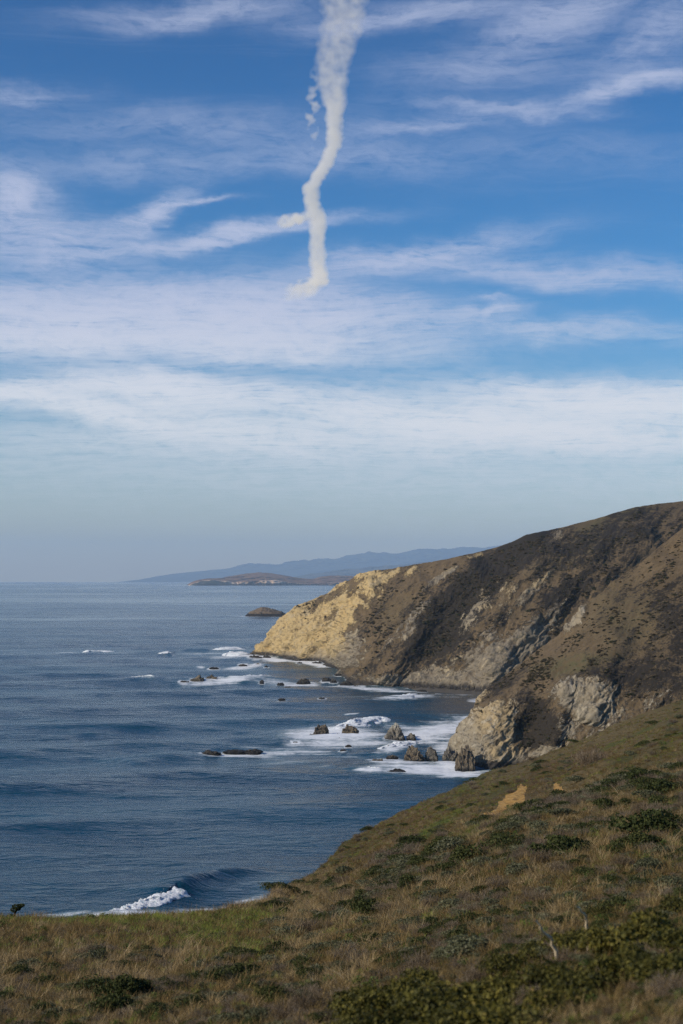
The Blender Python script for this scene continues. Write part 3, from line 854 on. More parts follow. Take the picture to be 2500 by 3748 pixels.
def sea_material():
    m, nt, out = new_mat('sea_water')
    pos = nt.n('ShaderNodeNewGeometry').outputs['Position']
    foam, sand, slick = nt.attr('foam'), nt.attr('shallow'), nt.attr('slick')
    w1 = nt.noise(nt.mapping(pos, rot=(0, 0, 0.25), scale=(0.45, 1.0, 1.0)), 0.42, 5, 0.62, 0.4)
    w2 = nt.noise(nt.mapping(pos, rot=(0, 0, -0.2), scale=(0.4, 1.0, 1.0)), 0.09, 4, 0.6, 0.3)
    w3 = nt.noise(nt.mapping(pos, rot=(0, 0, 0.1), scale=(0.25, 1.0, 1.0)), 0.011, 4, 0.6, 0.3)
    deep = nt.mix(nt.ss(w3, 0.35, 0.7), (0.002, 0.034, 0.062), (0.004, 0.056, 0.092))
    deep = nt.mix(nt.m('MULTIPLY', foam, 0.75), deep, (0.10, 0.20, 0.21))
    deep = nt.mix(sand, deep, (0.085, 0.078, 0.068))
    wat = nt.n('ShaderNodeBsdfPrincipled')
    nt.L.new(deep, wat.inputs['Base Color'])
    rr = nt.m('ADD', nt.m('MULTIPLY', nt.ss(w3, 0.3, 0.7), 0.10), 0.13)
    nt.L.new(nt.m('SUBTRACT', rr, nt.m('MULTIPLY', slick, 0.06)), wat.inputs['Roughness'])
    wat.inputs['IOR'].default_value = 1.333
    h = nt.m('ADD', nt.m('MULTIPLY', w1, 0.8), nt.m('MULTIPLY', w2, 2.3))
    b = nt.n('ShaderNodeBump')
    b.inputs['Distance'].default_value = 1.0
    nt.L.new(nt.m('SUBTRACT', 0.85, nt.m('MULTIPLY', slick, 0.5)), b.inputs['Strength'])
    nt.L.new(h, b.inputs['Height'])
    nt.L.new(b.outputs[0], wat.inputs['Normal'])
    fo = nt.n('ShaderNodeBsdfDiffuse')
    fo.inputs['Color'].default_value = (0.82, 0.84, 0.85, 1)
    f1 = nt.noise(nt.mapping(pos, scale=(0.5, 1.0, 1.0)), 0.5, 7, 0.75, 0.8)
    f2 = nt.noise(nt.mapping(pos, rot=(0, 0, 0.2), scale=(0.16, 1.0, 1.0)), 0.16, 5, 0.65, 0.6)
    fm = nt.ss(nt.m('ADD', nt.m('MULTIPLY', foam, 0.8), nt.m('ADD', nt.m('MULTIPLY', f1, 1.2), nt.m('MULTIPLY', f2, 1.2))), 1.40, 2.0)
    mx = nt.n('ShaderNodeMixShader')
    nt.L.new(nt.m('MULTIPLY', fm, nt.ss(foam, 0.04, 0.22)), mx.inputs[0])
    nt.L.new(wat.outputs[0], mx.inputs[1])
    nt.L.new(fo.outputs[0], mx.inputs[2])
    nt.L.new(mx.outputs[0], out.inputs['Surface'])
    return m


def ridge_height(X, Y, pts, h, back, front, open_start=False):
    """height of a wave ridge along a world polyline; the front side faces the camera"""
    d, s, t = seg_dist(X, Y, [tuple(p) for p in pts])
    w = np.where(s < 0, front, back)
    ends = (1.0 if open_start else sstep(t, 0.0, 0.18)) * (1 - sstep(t, 0.5 if open_start else 0.82, 1.0))
    return h * np.exp(-(d / w) ** 2) * ((0.0 if open_start else 0.25) + (1.0 if open_start else 0.75) * ends)


def make_sea():
    xs = np.concatenate([np.arange(-1500, -30, 30), np.arange(-30, 1860, 3.2), np.arange(1860, 3600, 40)])
    ys = np.concatenate([np.arange(4300, 3460, -30), np.arange(3460, 2330, -3.0), np.arange(2330, 2134, -2.5)])
    Yr = sea_Y(ys)
    Yr = np.concatenate([Yr, [22500, 26000, 30000, 34000]])
    X = np.repeat(((xs - 1250) / FPX)[None, :], len(Yr), 0) * Yr[:, None] * CT
    Y = np.repeat(Yr[:, None], len(xs), 1)
    Z = -drop(Y)
    px, py = to_px(np.stack([X, Y, Z], -1))
    near = np.clip(Y / 400, 0.3, 1.0)
    fade = 1 - sstep(Y, 2500, 7000)
    wx = X + 14 * fbm(X / 90, Y / 90, 0, 2, seed=91)
    wy = Y + 22 * fbm(X / 120, Y / 120, 3, 2, seed=92)
    ph = (0.30 * wx - 0.95 * wy)
    grp = 0.55 + 0.9 * fbm(X / 260, Y / 200, 0, 2, seed=93)
    z = 1.15 * grp * (np.exp(1.1 * np.sin(ph * 2 * math.pi / 74)) - 1.3) * 0.8
    ph2 = (-0.15 * wx - 0.99 * wy)
    z += 0.30 * np.sin(ph2 * 2 * math.pi / 31 + 4 * fbm(X / 60, Y / 60, 7, 2, seed=95))
    z += 0.55 * fbm(X / 16, Y / 9, 0, 4, seed=96) * (1 - sstep(Y, 900, 1800))
    z *= near * fade
    # the breakers lift the water under them
    for (nm, lab, poly, h, dep) in BREAKERS:
        w = [sea_pt(*q)[:2] for q in poly]
        z += ridge_height(X, Y, w, h * 0.55, dep * 1.3, dep * 0.8)
    wsh = [sea_pt(*q)[:2] for q in SHOULDER]
    z += ridge_height(X, Y, wsh, 1.7, 6.5, 3.0, True)
    z += ridge_height(X, Y, [sea_pt(*q)[:2] for q in [(430, 2800), (560, 2785), (650, 2768), (740, 2752)]], 1.8, 16, 8)
    z += ridge_height(X, Y, [sea_pt(*q)[:2] for q in [(250, 2690), (420, 2672), (600, 2650)]], 1.2, 22, 12)
    # foam
    wob = 0.6 * fbm(X / 14, Y / 20, 0, 4, seed=97)
    foam = blobs(px, py, FOAM, wob)
    for (x0, x1, y0, y1, kd, lb) in ROCKS:
        wdt = (x1 - x0) * 0.5
        d = np.hypot((px - (x0 + x1) / 2) / (wdt + 7), (py - y1 + 1) / (wdt * 0.10 + 3)) * (1 + 0.5 * wob)
        foam = np.maximum(foam, 0.7 * (1 - sstep(d, 0.75, 1.3)))
    # thin surf along the foot of the headlands
    for H_, wd in ((HB[0], 7.0), (HC[0], 8.0)):
        row = H_[3]
        rx, ry = row[:, 0], row[:, 1]
        near_i = np.interp(px, *(lambda q: (q[np.argsort(q)], np.arange(len(q))[np.argsort(q)]))(to_px(row)[0]))
        by = np.interp(near_i, np.arange(len(ry)), ry)
        inr = (px > to_px(row)[0].min() - 4)
        d = by - Y
        foam = np.maximum(foam, np.where(inr & (d > -8), 0.75 * np.exp(-np.clip(d, 0, None) / wd) * (0.6 + 0.8 * wob), 0))
    shallow = blobs(px, py, [(1700, 2580, 140, 42, -6, 0.95), (1620, 2545, 150, 12, 0, 0.8)], wob * 0.5) * 0.9
    slick = sstep(fbm(X / 900, Y / 420, 0, 3, seed=98), 0.08, 0.25) * sstep(Y, 700, 1400) + 0.8 * np.exp(-((py - 2195) / 9.0) ** 2) + 0.5 * np.exp(-((py - 3270) / 60.0) ** 2) * sstep(px, 650, 900)
    Z = Z + z + 0.35 * np.clip(foam, 0, 1) * (0.5 + fbm(X / 5, Y / 5, 0, 3, seed=99)) * fade
    me = mk_mesh('sea', np.stack([X, Y, Z], -1), grid_faces(*X.shape), sea_material(), True,
                 dict(foam=np.clip(foam, 0, 1.1), shallow=shallow, slick=np.clip(slick, 0, 1)))
    tag(obj('sea', me), 'blue ocean with streaks of surf reaching the horizon', kind='structure')


make_sea()


def foam_material():
    m, nt, out = new_mat('white_water')
    pos = nt.n('ShaderNodeNewGeometry').outputs['Position']
    n1 = nt.noise(pos, 1.1, 5, 0.65)
    c = nt.mix(nt.ss(n1, 0.30, 0.52), (0.45, 0.58, 0.60), (0.88, 0.89, 0.89))
    principled(nt, out, c, 0.8, 0.2, n1, 0.8, 0.6)
    return m


M_WHITE = foam_material()


def make_breaker(nm, label, poly, h, dep, idx):
    w = np.array([sea_pt(*q)[:2] for q in poly])
    seg = np.r_[0, np.cumsum(np.hypot(*np.diff(w, axis=0).T))]
    nu, nv = 110, 26
    s = np.linspace(0, seg[-1], nu)
    cx = smooth_rows(np.interp(s, seg, w[:, 0]), 6); cy = smooth_rows(np.interp(s, seg, w[:, 1]), 6)
    tx, ty = np.gradient(cx), np.gradient(cy)
    l = np.hypot(tx, ty); tx, ty = tx / l, ty / l
    nx, ny = ty, -tx                                  # front: towards the camera / shore
    t = np.linspace(0, 1, nu)[None, :]
    v = np.linspace(-1, 1.0, nv)[:, None]
    rag = fbm(s[None, :] / (dep * 0.6), v * 1.7, idx * 3.1, 4, seed=120 + idx)
    lump = fbm(s[None, :] / (dep * 0.14), v * 4.5, idx * 1.7, 4, seed=150 + idx)
    env = np.sin(np.clip(t, 0, 1) * math.pi) ** 0.45 * (0.75 + 0.6 * rag)
    if nm == 'near':
        env = (0.40 + 0.70 * t) * sstep(t, 0.0, 0.15) * (1 - sstep(t, 0.93, 1.0)) * (0.9 + 0.3 * rag)
    prof = np.where(v < -0.25, sstep(v, -1.0, -0.25), (1 - sstep(v, -0.25, 1.0)) ** 1.2)
    z = h * env * prof * (0.8 + 0.9 * np.abs(lump)) - 0.35
    off = v * dep * 0.55 * (0.45 + 0.55 * env) + dep * 0.18 * rag + 0.14 * dep * lump * prof
    X = cx[None, :] + nx[None, :] * off
    Y = cy[None, :] + ny[None, :] * off
    Z = z + h * 0.42 * env
    Z = np.where(np.abs(v) > 0.97, -0.5, Z)
    P = np.stack([X, Y, Z], -1)
    o = P.reshape(-1, 3).mean(0); o[2] = 0
    me = mk_mesh('breaking_wave', P - o, grid_faces(nv, nu), M_WHITE, True)
    tag(obj('breaking_wave', me, loc=o), label, 'wave', 'breaking waves')


for i, (nm, lab, poly, h, dep) in enumerate(BREAKERS):
    make_breaker(nm, lab, poly, h, dep, i)


# ------------------------------------------------------------------ rocks in the sea
def rock_material(name, dry, dry2, pale_top):
    m, nt, out = new_mat(name)
    tc = nt.n('ShaderNodeTexCoord').outputs['Object']
    pos = nt.n('ShaderNodeNewGeometry').outputs['Position']
    sep = nt.n('ShaderNodeSeparateXYZ'); nt.L.new(pos, sep.inputs[0])
    z = sep.outputs[2]
    n1 = nt.noise(nt.mapping(pos, rot=(0.5, 0.3, 0), scale=(1, 1, 0.75)), 0.7, 6, 0.7, 0.4)
    n2 = nt.noise(pos, 2.5, 4, 0.6)
    c = nt.mix(nt.ss(n1, 0.38, 0.62), dry, dry2)
    c = nt.mix(nt.ss(n2, 0.52, 0.72), c, (0.05, 0.045, 0.035))
    if pale_top:
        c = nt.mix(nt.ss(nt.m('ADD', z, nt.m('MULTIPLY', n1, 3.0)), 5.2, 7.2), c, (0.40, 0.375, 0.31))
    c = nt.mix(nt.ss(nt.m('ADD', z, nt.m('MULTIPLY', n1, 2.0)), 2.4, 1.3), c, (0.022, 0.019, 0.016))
    rough = nt.m('ADD', nt.m('MULTIPLY', nt.ss(z, 0.4, 1.8), 0.35), 0.55)
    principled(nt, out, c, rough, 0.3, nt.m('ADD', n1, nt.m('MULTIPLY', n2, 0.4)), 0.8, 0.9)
    return m


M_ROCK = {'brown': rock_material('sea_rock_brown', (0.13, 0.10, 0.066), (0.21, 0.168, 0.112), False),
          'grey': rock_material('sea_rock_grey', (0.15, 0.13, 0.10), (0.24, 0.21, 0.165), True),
          'black': rock_material('sea_rock_black', (0.035, 0.03, 0.024), (0.07, 0.058, 0.042), False)}


def make_rock(i, x0, x1, y0, y1, kind, label):
    Yw = float(sea_Y(y1))
    wd = (x1 - x0) / FPX * Yw
    dp = wd * {'low': 0.55, 'block': 0.8, 'peak': 0.75, 'slab': 0.65}[kind]
    ht = (y1 - y0) / FPX * Yw
    if kind == 'low':
        ht = max(0.45, ht - dp * 0.35 * EYE / Yw)
    bm = bmesh.new()
    bmesh.ops.create_icosphere(bm, subdivisions=5 if wd > 5 and kind != 'low' else 4, radius=1.0)
    V = np.array([v.co[:] for v in bm.verts])
    F = np.array([[v.index for v in f.verts] for f in bm.faces])
    bm.free()
    ex = {'low': 0.85, 'block': 0.42, 'peak': 0.75, 'slab': 0.5}[kind]
    n = np.sign(V) * np.abs(V) ** ex
    if kind in ('block', 'slab'):
        n = n / np.maximum(1e-6, (np.abs(n) ** 4).sum(1) ** 0.25)[:, None] * 0.98
    up = np.clip(n[:, 2], 0, 1)
    if kind == 'peak':
        tap = 1 - 0.68 * up ** 1.3
        n[:, 0] = n[:, 0] * tap + 0.10 * up * (1 if i % 2 else -1); n[:, 1] *= tap
    elif kind == 'slab':
        n[:, 2] *= 1 - 0.35 * np.clip(n[:, 0] * (1 if i % 2 else -1), -0.2, 1)
        n[:, 0] *= 1 - 0.25 * up
    elif kind == 'block':
        n[:, 0] *= 1 - 0.18 * up
        n[:, 2] *= 1 - 0.22 * np.clip(n[:, 0] * (1 if i % 3 else -1), -0.3, 1)
    s = 2.1
    r1 = fbm(n[:, 0] * s + i * 7.3, n[:, 1] * s, n[:, 2] * s * 0.7, 5, seed=200 + i, gain=0.55, ridged=True)
    r2 = fbm(n[:, 0] * 1.1 + i * 3.1, n[:, 1] * 1.1, n[:, 2] * 1.1, 3, seed=300 + i)
    k = {'low': 0.40, 'block': 0.5, 'peak': 0.55, 'slab': 0.55}[kind]
    P = n * (1 + k * (r1[:, None] - 0.3) + 0.35 * r2[:, None])
    if kind == 'low':
        P[:, 2] *= 0.75 + 0.9 * np.clip(fbm(n[:, 0] * 2.2 + i, n[:, 1] * 2.2, 0, 3, seed=400 + i), -0.4, 0.8)
    if kind in ('block', 'slab'):
        P[:, 2] *= 0.8 + 0.9 * np.clip(fbm(n[:, 0] * 1.6 + i * 2.7, n[:, 1] * 1.6, 0, 3, seed=430 + i), -0.45, 0.6)
    P[:, 0] *= 2.15 / np.ptp(P[:, 0]); P[:, 2] /= P[:, 2].max()
    P *= (wd / 2, dp / 2, ht)
    P[:, 2] = np.maximum(P[:, 2], -1.2)
    loc = sea_pt((x0 + x1) / 2, y1)
    loc = np.array([loc[0], loc[1] + dp * 0.35, -drop(loc[1])])
    mt = 'grey' if ('pyramid' in label or 'lighter' in label or 'ribbed' in label or 'pale' in label or 'stump' in label) else ('brown' if kind in ('block', 'slab') or 'brown' in label else 'black')
    me = mk_mesh('sea_rock', P, F, M_ROCK[mt], False)
    nm = 'sea_stack' if kind != 'low' else 'sea_rock'
    tag(obj(nm, me, loc=loc), label, 'rock', 'rocks in the surf')


for i, r in enumerate(ROCKS):
    make_rock(i, *r)


# ------------------------------------------------------------------ strip of wet beach at the foot of the far headland
def make_beach():
    m, nt, out = new_mat('wet_sand')
    pos = nt.n('ShaderNodeNewGeometry').outputs['Position']
    n1 = nt.noise(nt.mapping(pos, scale=(0.3, 1, 1)), 0.4, 4)
    principled(nt, out, nt.mix(n1, (0.06, 0.055, 0.048), (0.12, 0.105, 0.085)), 0.45, 0.4, n1, 0.3, 0.2)
    xs = np.linspace(1500, 1800, 60)
    row = HC[0][3]
    rx = to_px(row)[0]
    o = np.argsort(rx)
    by = np.interp(xs, rx[o], row[o, 1])
    t = np.linspace(0, 1, 10)[:, None]
    Y = by[None, :] + 6 - t * (22 + 5 * fbm(xs / 60, 0, 0, 3, seed=8))[None, :] * np.sin(np.linspace(0.15, 1, 60) * math.pi * 0.55)[None, :]
    Z = 1.9 * (1 - t) ** 1.2 - 0.45 * t + 0 * Y
    me = mk_mesh('beach', np.stack([xcol(xs[None, :], Y, Z), Y, Z], -1), grid_faces(10, 60), m, True)
    tag(obj('beach', me), 'dark wet strip of beach under the grey cliff', kind='structure')


make_beach()


# ------------------------------------------------------------------ condensation trail: a cloud of ice flakes high above the sea
def make_trail():
    m = bpy.data.materials.new('ice_cloud')
    m.use_nodes = True
    m.node_tree.nodes.clear()
    nt = NT(m.node_tree)
    out = nt.n('ShaderNodeOutputMaterial')
    v = nt.n('ShaderNodeVolumePrincipled')
    v.inputs['Color'].default_value = (0.94, 0.965, 1.0, 1.0)
    v.inputs['Density'].default_value = TRAIL_DENS
    v.inputs['Anisotropy'].default_value = 0.0
    nt.L.new(v.outputs[0], out.inputs['Volume'])
    ALT = 9000.0
    # centre line in photo pixels: x, y, half width, density
    C = [(1262, -40, 85, 0.36), (1262, 30, 84, 0.36), (1256, 80, 78, 0.34), (1238, 150, 72, 0.36), (1222, 220, 66, 0.4), (1216, 280, 58, 0.46), (1220, 340, 46, 0.62), (1225, 400, 33, 0.85), (1224, 460, 27, 1), (1225, 500, 27, 1),
         (1218, 540, 27, 1), (1202, 580, 26, 1), (1180, 620, 26, 1), (1158, 655, 27, 1), (1138, 690, 27, 1), (1136, 730, 27, 1), (1152, 765, 28, 1), (1164, 800, 29, 0.95),
         (1162, 840, 29, 0.85), (1160, 890, 29, 0.75), (1161, 940, 30, 0.7), (1162, 980, 30, 0.8), (1170, 1005, 30, 1), (1168, 1025, 34, 1.1), (1140, 1045, 46, 0.85), (1112, 1062, 56, 0.5), (1085, 1085, 60, 0.22), (1065, 1105, 60, 0.0)]
    C = np.array(C, float)
    C[:, 2] *= 1.12
    gx, gy = np.meshgrid(np.arange(980, 1420, 2.0), np.arange(-40, 1110, 2.0))
    wx = gx + 16 * fbm(gx / 50, gy / 50, 1.0, 3, seed=503) + 7 * fbm(gx / 16, gy / 16, 2.0, 3, seed=504)
    wy = gy + 16 * fbm(gx / 50, gy / 50, 4.0, 3, seed=505) + 7 * fbm(gx / 16, gy / 16, 6.0, 3, seed=506)
    cx, hw, de = (np.interp(wy, C[:, 1], C[:, k]) for k in (0, 2, 3))
    q = np.abs(wx - cx) / hw
    puff = fbm(gx / 34, gy / 34, 0.0, 4, seed=501, gain=0.5)
    body = de * (1 - sstep(q, 0.30, 1.22)) * np.clip(1.0 + (0.5 + 1.5 * (1 - de)) * puff, 0, 2)
    for (ux, uy, sx, sy, ang, s, c0) in [(1075, 803, 50, 17, -14, 1.3, 0.7), (1120, 788, 40, 14, -16, 1.1, 0.7), (1148, 395, 28, 85, 6, 0.6, 0.22), (1150, 480, 22, 60, 2, 0.4, 0.2), (1168, 300, 36, 75, 6, 0.55, 0.3), (1105, 1045, 50, 20, -20, 1.1, 0.5), (1070, 1062, 40, 18, -20, 0.8, 0.4)]:
        a = math.radians(ang)
        u = ((wx - ux) * math.cos(a) + (wy - uy) * math.sin(a)) / sx
        v = (-(wx - ux) * math.sin(a) + (wy - uy) * math.cos(a)) / sy
        body = np.maximum(body, s * np.exp(-(u * u + v * v) ** 1.4) * np.clip(c0 + 2.2 * puff, 0, 1.4))
    # a closed, lumpy body of cloud: as thick from front to back as it is dense
    body = smooth_rows(smooth_rows(body, 5), 5, 1)
    th = np.clip(body - 0.05, 0, None)
    th[0] = th[-1] = 0; th[:, 0] = th[:, -1] = 0
    wob = 130.0 * fbm(gx / 40, gy / 40, 8.0, 3, seed=509)
    Yd = (ALT - EYE) / slope(gy)
    dirs = at(gx, gy, Yd) - np.array([0, 0, EYE])
    ln = np.linalg.norm(dirs, axis=-1, keepdims=True)
    unit = dirs / ln
    nr, nc = gx.shape
    F = grid_faces(nr, nc)
    keep = (th.ravel()[F] > 0).any(1)
    front = np.array([0, 0, EYE]) + dirs + unit * (wob - 300.0 * th)[..., None]
    back = np.array([0, 0, EYE]) + dirs + unit * (wob + 300.0 * th)[..., None]
    V = np.concatenate([front.reshape(-1, 3), back.reshape(-1, 3)])
    n = nr * nc
    # where the cloud has no thickness the two skins share their points, so the body is closed
    back_id = np.where(th.ravel() > 0, np.arange(n) + n, np.arange(n))
    Fk = F[keep]
    FF = np.concatenate([Fk[:, ::-1], back_id[Fk]])
    used = np.unique(FF)
    remap = -np.ones(2 * n, int); remap[used] = np.arange(len(used))
    P = V[used]
    o = P.mean(0)
    me = mk_mesh('contrail', P - o, remap[FF], None, True)
    me.materials.append(m)
    tag(obj('contrail', me, loc=o), 'wavering white vapour trail rising through the blue sky', 'contrail')
    print('trail faces', len(FF))


TRAIL_DENS = 0.0036
make_trail()


# ------------------------------------------------------------------ air
def make_haze():
    m = bpy.data.materials.new('haze')
    m.use_nodes = True
    m.node_tree.nodes.clear()
    nt = NT(m.node_tree)
    out = nt.n('ShaderNodeOutputMaterial')
    v = nt.n('ShaderNodeVolumePrincipled')
    v.inputs['Color'].default_value = HAZE_COL + (1.0,)
    v.inputs['Density'].default_value = HAZE_DENS
    v.inputs['Anisotropy'].default_value = 0.0
    nt.L.new(v.outputs[0], out.inputs['Volume'])
    x, y0, y1, z0, z1 = 18000.0, -400.0, 39000.0, -float(drop(36000)) - 60.0, 980.0
    V = [(sx * x, yy, zz) for zz in (z0, z1) for yy in (y0, y1) for sx in (-1, 1)]
    F = [(0, 2, 3, 1), (4, 5, 7, 6), (0, 1, 5, 4), (2, 6, 7, 3), (0, 4, 6, 2), (1, 3, 7, 5)]
    me = mk_mesh('haze', V, F, m, False)
    tag(obj('haze', me), 'thin blue sea haze over the far coast', kind='stuff')


HAZE_COL, HAZE_DENS = (0.58, 0.78, 1.0), 4.6e-5
make_haze()

# ------------------------------------------------------------------ the hillside underfoot
SIL = np.array([(-700, 3372), (0, 3357), (300, 3354), (480, 3352), (700, 3346), (800, 3331), (898, 3312), (984, 3286), (1040, 3264), (1070, 3250), (1156, 3187), (1213, 3135), (1282, 3087), (1380, 3020),
                (1477, 2963), (1558, 2921), (1685, 2872), (1768, 2834), (1857, 2805), (1972, 2767), (2023, 2738), (2138, 2700), (2253, 2652), (2361, 2614), (2500, 2572), (3200, 2330)], float)
CP = np.array([  # x, y, distance
    (0, 3357, 40), (300, 3354, 42), (480, 3352, 43), (700, 3346, 44), (898, 3312, 50), (984, 3286, 56), (1040, 3264, 66),
    (1070, 3250, 97), (1156, 3187, 115), (1213, 3135, 128), (1282, 3087, 140), (1380, 3020, 152), (1477, 2963, 165), (1558, 2921, 175), (1685, 2872, 190), (1768, 2834, 200),
    (1857, 2805, 210), (1972, 2767, 220), (2138, 2700, 228), (2253, 2652, 230), (2361, 2614, 230), (2500, 2572, 230),
    (1070, 3275, 70), (1200, 3222, 74), (1345, 3168, 78), (1517, 3085, 82), (1774, 2975, 88), (2023, 2905, 92), (2250, 2815, 98), (2500, 2730, 105),
    (1110, 3232, 100), (1200, 3192, 104), (1345, 3135, 110), (1517, 3045, 116), (1774, 2935, 122), (2023, 2865, 124), (2250, 2775, 128), (2500, 2690, 134),
    (0, 3500, 25), (300, 3500, 25), (600, 3500, 26), (900, 3450, 30), (600, 3420, 34), (100, 3420, 33), (1250, 3500, 20), (1250, 3350, 37), (1250, 3260, 56), (1000, 3380, 38),
    (1700, 3200, 36), (1700, 3080, 60), (2000, 3000, 56), (2000, 3200, 26), (2300, 3000, 45), (2300, 2900, 68), (2500, 2900, 56), (2500, 3150, 23), (1500, 3200, 48),
    (1700, 3400, 17.5), (1450, 3450, 19), (1250, 3620, 13.5), (2000, 3450, 11.5), (2500, 3450, 8.6), (2500, 3300, 13.5), (2250, 3300, 16),
    (0, 3748, 15.5), (400, 3748, 14), (800, 3748, 11.8), (1250, 3748, 9.4), (1700, 3748, 7.8), (2100, 3748, 6.8), (2500, 3748, 6.2), (0, 3620, 19), (600, 3620, 17.5),
    (-700, 4400, 6), (0, 4400, 5), (1250, 4400, 4.0), (2500, 4400, 3.5), (3200, 4400, 3.2),
    (-700, 3372, 40), (-700, 3550, 24), (-700, 3748, 16), (3200, 2330, 250), (3200, 2600, 120), (3200, 2900, 44), (3200, 3300, 11)], float)


def rbf_fit(P, v):
    D = np.hypot(P[:, None, 0] - P[None, :, 0], P[:, None, 1] - P[None, :, 1])
    n = len(P)
    A = np.zeros((n + 3, n + 3))
    A[:n, :n] = D + np.eye(n) * 1e-4
    Q = np.c_[np.ones(n), P]
    A[:n, n:] = Q; A[n:, :n] = Q.T
    return np.linalg.solve(A, np.r_[v, 0, 0, 0])


_S = np.array([1 / 1000.0, 1 / 500.0])
_W = rbf_fit(CP[:, :2] * _S, np.log(CP[:, 2]))


def hill_dist(x, y):
    x = np.clip(np.asarray(x, float), -700, 3200) * _S[0]; y = np.asarray(y, float) * _S[1]
    r = _W[-3] + _W[-2] * x + _W[-1] * y
    for (px, py), w in zip(CP[:, :2] * _S, _W[:-3]):
        r = r + w * np.hypot(x - px, y - py)
    return np.exp(r)


def sil(x):
    return np.interp(x, SIL[:, 0], SIL[:, 1])


# where things grow, as maps over the slope
def strip(px, py):
    return fbm((py + 0.52 * px) / 75.0, (px - 0.52 * py) / 420.0, 0, 4, seed=601)


def green_map(px, py):
    g = blobs(px, py, [(420, 3378, 420, 26, 0, 0.95), (800, 3400, 230, 70, -10, 0.72), (980, 3360, 90, 50, -25, 0.7), (120, 3370, 90, 14, 0, 0.7), (1720, 3040, 220, 26, -30, 0.7),
                       (1560, 3060, 200, 14, -34, 0.8), (2480, 2960, 90, 30, -15, 0.8), (1980, 3130, 130, 12, -24, 0.7), (2120, 3130, 80, 14, -30, 0.7), (1700, 2880, 120, 12, -30, 0.5),
                       (2300, 2700, 200, 12, -24, 0.6), (1250, 3400, 90, 30, -25, 0.4), (1420, 3300, 120, 30, -25, 0.35), (900, 3480, 130, 40, -20, 0.6), (240, 3470, 120, 16, 0, 0.35), (2420, 3120, 90, 30, -20, 0.4)])
    return g


def scar_map(px, py):
    wob = 1.1 * fbm(px / 14, py / 14, 0, 4, seed=611)
    a = blobs(px, py, [(1862, 2934, 92, 14, -34, 1.5), (1902, 2904, 36, 20, -52, 1.5), (1812, 2968, 52, 8, -22, 1.4), (2040, 2884, 18, 11, 0, 1.25), (2030, 2893, 10, 10, 0, 1.2)], wob)
    b = blobs(px, py, [(2143, 2802, 34, 14, -20, 1.1), (1955, 2873, 12, 6, 0, 1.1)], wob)
    return a, b


def hill_material(bare=False):
    m, nt, out = new_mat('bare_soil' if bare else 'hillside_ground')
    pos = nt.n('ShaderNodeNewGeometry').outputs['Position']
    if bare:
        n1 = nt.noise(nt.mapping(pos, scale=(1, 1, 0.4)), 1.1, 6, 0.7)
        c = nt.mix(nt.ss(n1, 0.35, 0.68), (0.50, 0.275, 0.075), (0.62, 0.39, 0.145))
        c = nt.mix(nt.ss(nt.noise(pos, 1.6, 5, 0.7), 0.50, 0.66), c, (0.17, 0.105, 0.045))
        principled(nt, out, c, 0.95, 0.1, n1, 0.9, 0.8)
        return m
    g, st, br, fr = nt.attr('green'), nt.attr('strip'), nt.attr('brown'), nt.attr('far')
    n1 = nt.noise(pos, 0.9, 6, 0.7)
    n2 = nt.noise(pos, 5.0, 5, 0.7)
    n3 = nt.noise(pos, 0.16, 4, 0.6)
    c = nt.mix(nt.ss(n1, 0.38, 0.62), (0.10, 0.076, 0.034), (0.155, 0.118, 0.054))
    c = nt.mix(nt.ss(nt.m('ADD', st, n3), 0.5, 0.85), c, (0.075, 0.072, 0.024))
    c = nt.mix(nt.m('MULTIPLY', br, nt.ss(n1, 0.3, 0.55)), c, (0.12, 0.068, 0.034))
    c = nt.mix(nt.ss(nt.m('ADD', g, nt.m('MULTIPLY', n1, 0.8)), 0.75, 1.1), c, (0.072, 0.086, 0.020))
    c = nt.mix(nt.ss(n2, 0.50, 0.75), c, (0.034, 0.028, 0.016))
    principled(nt, out, c, 0.95, 0.1, nt.m('ADD', n2, nt.m('MULTIPLY', n1, 2.0)), 0.8, 0.14)
    return m


def hummocks(X, Y, Yd):
    a = np.clip(Yd / 45.0, 0.12, 2.2)
    return 0.26 * a * fbm(X / 5.5, Y / 5.5, 0, 4, seed=621) + 0.55 * a * fbm(X / 21, Y / 21, 0, 3, seed=622) * np.clip(Yd / 40, 0, 1)


def hill_point(px, py):
    """point of the hillside seen at a place of the slope"""
    Yd = hill_dist(px, py)
    P = at(px, py, Yd)
    P[..., 2] += hummocks(P[..., 0], P[..., 1], Yd)
    return P, Yd


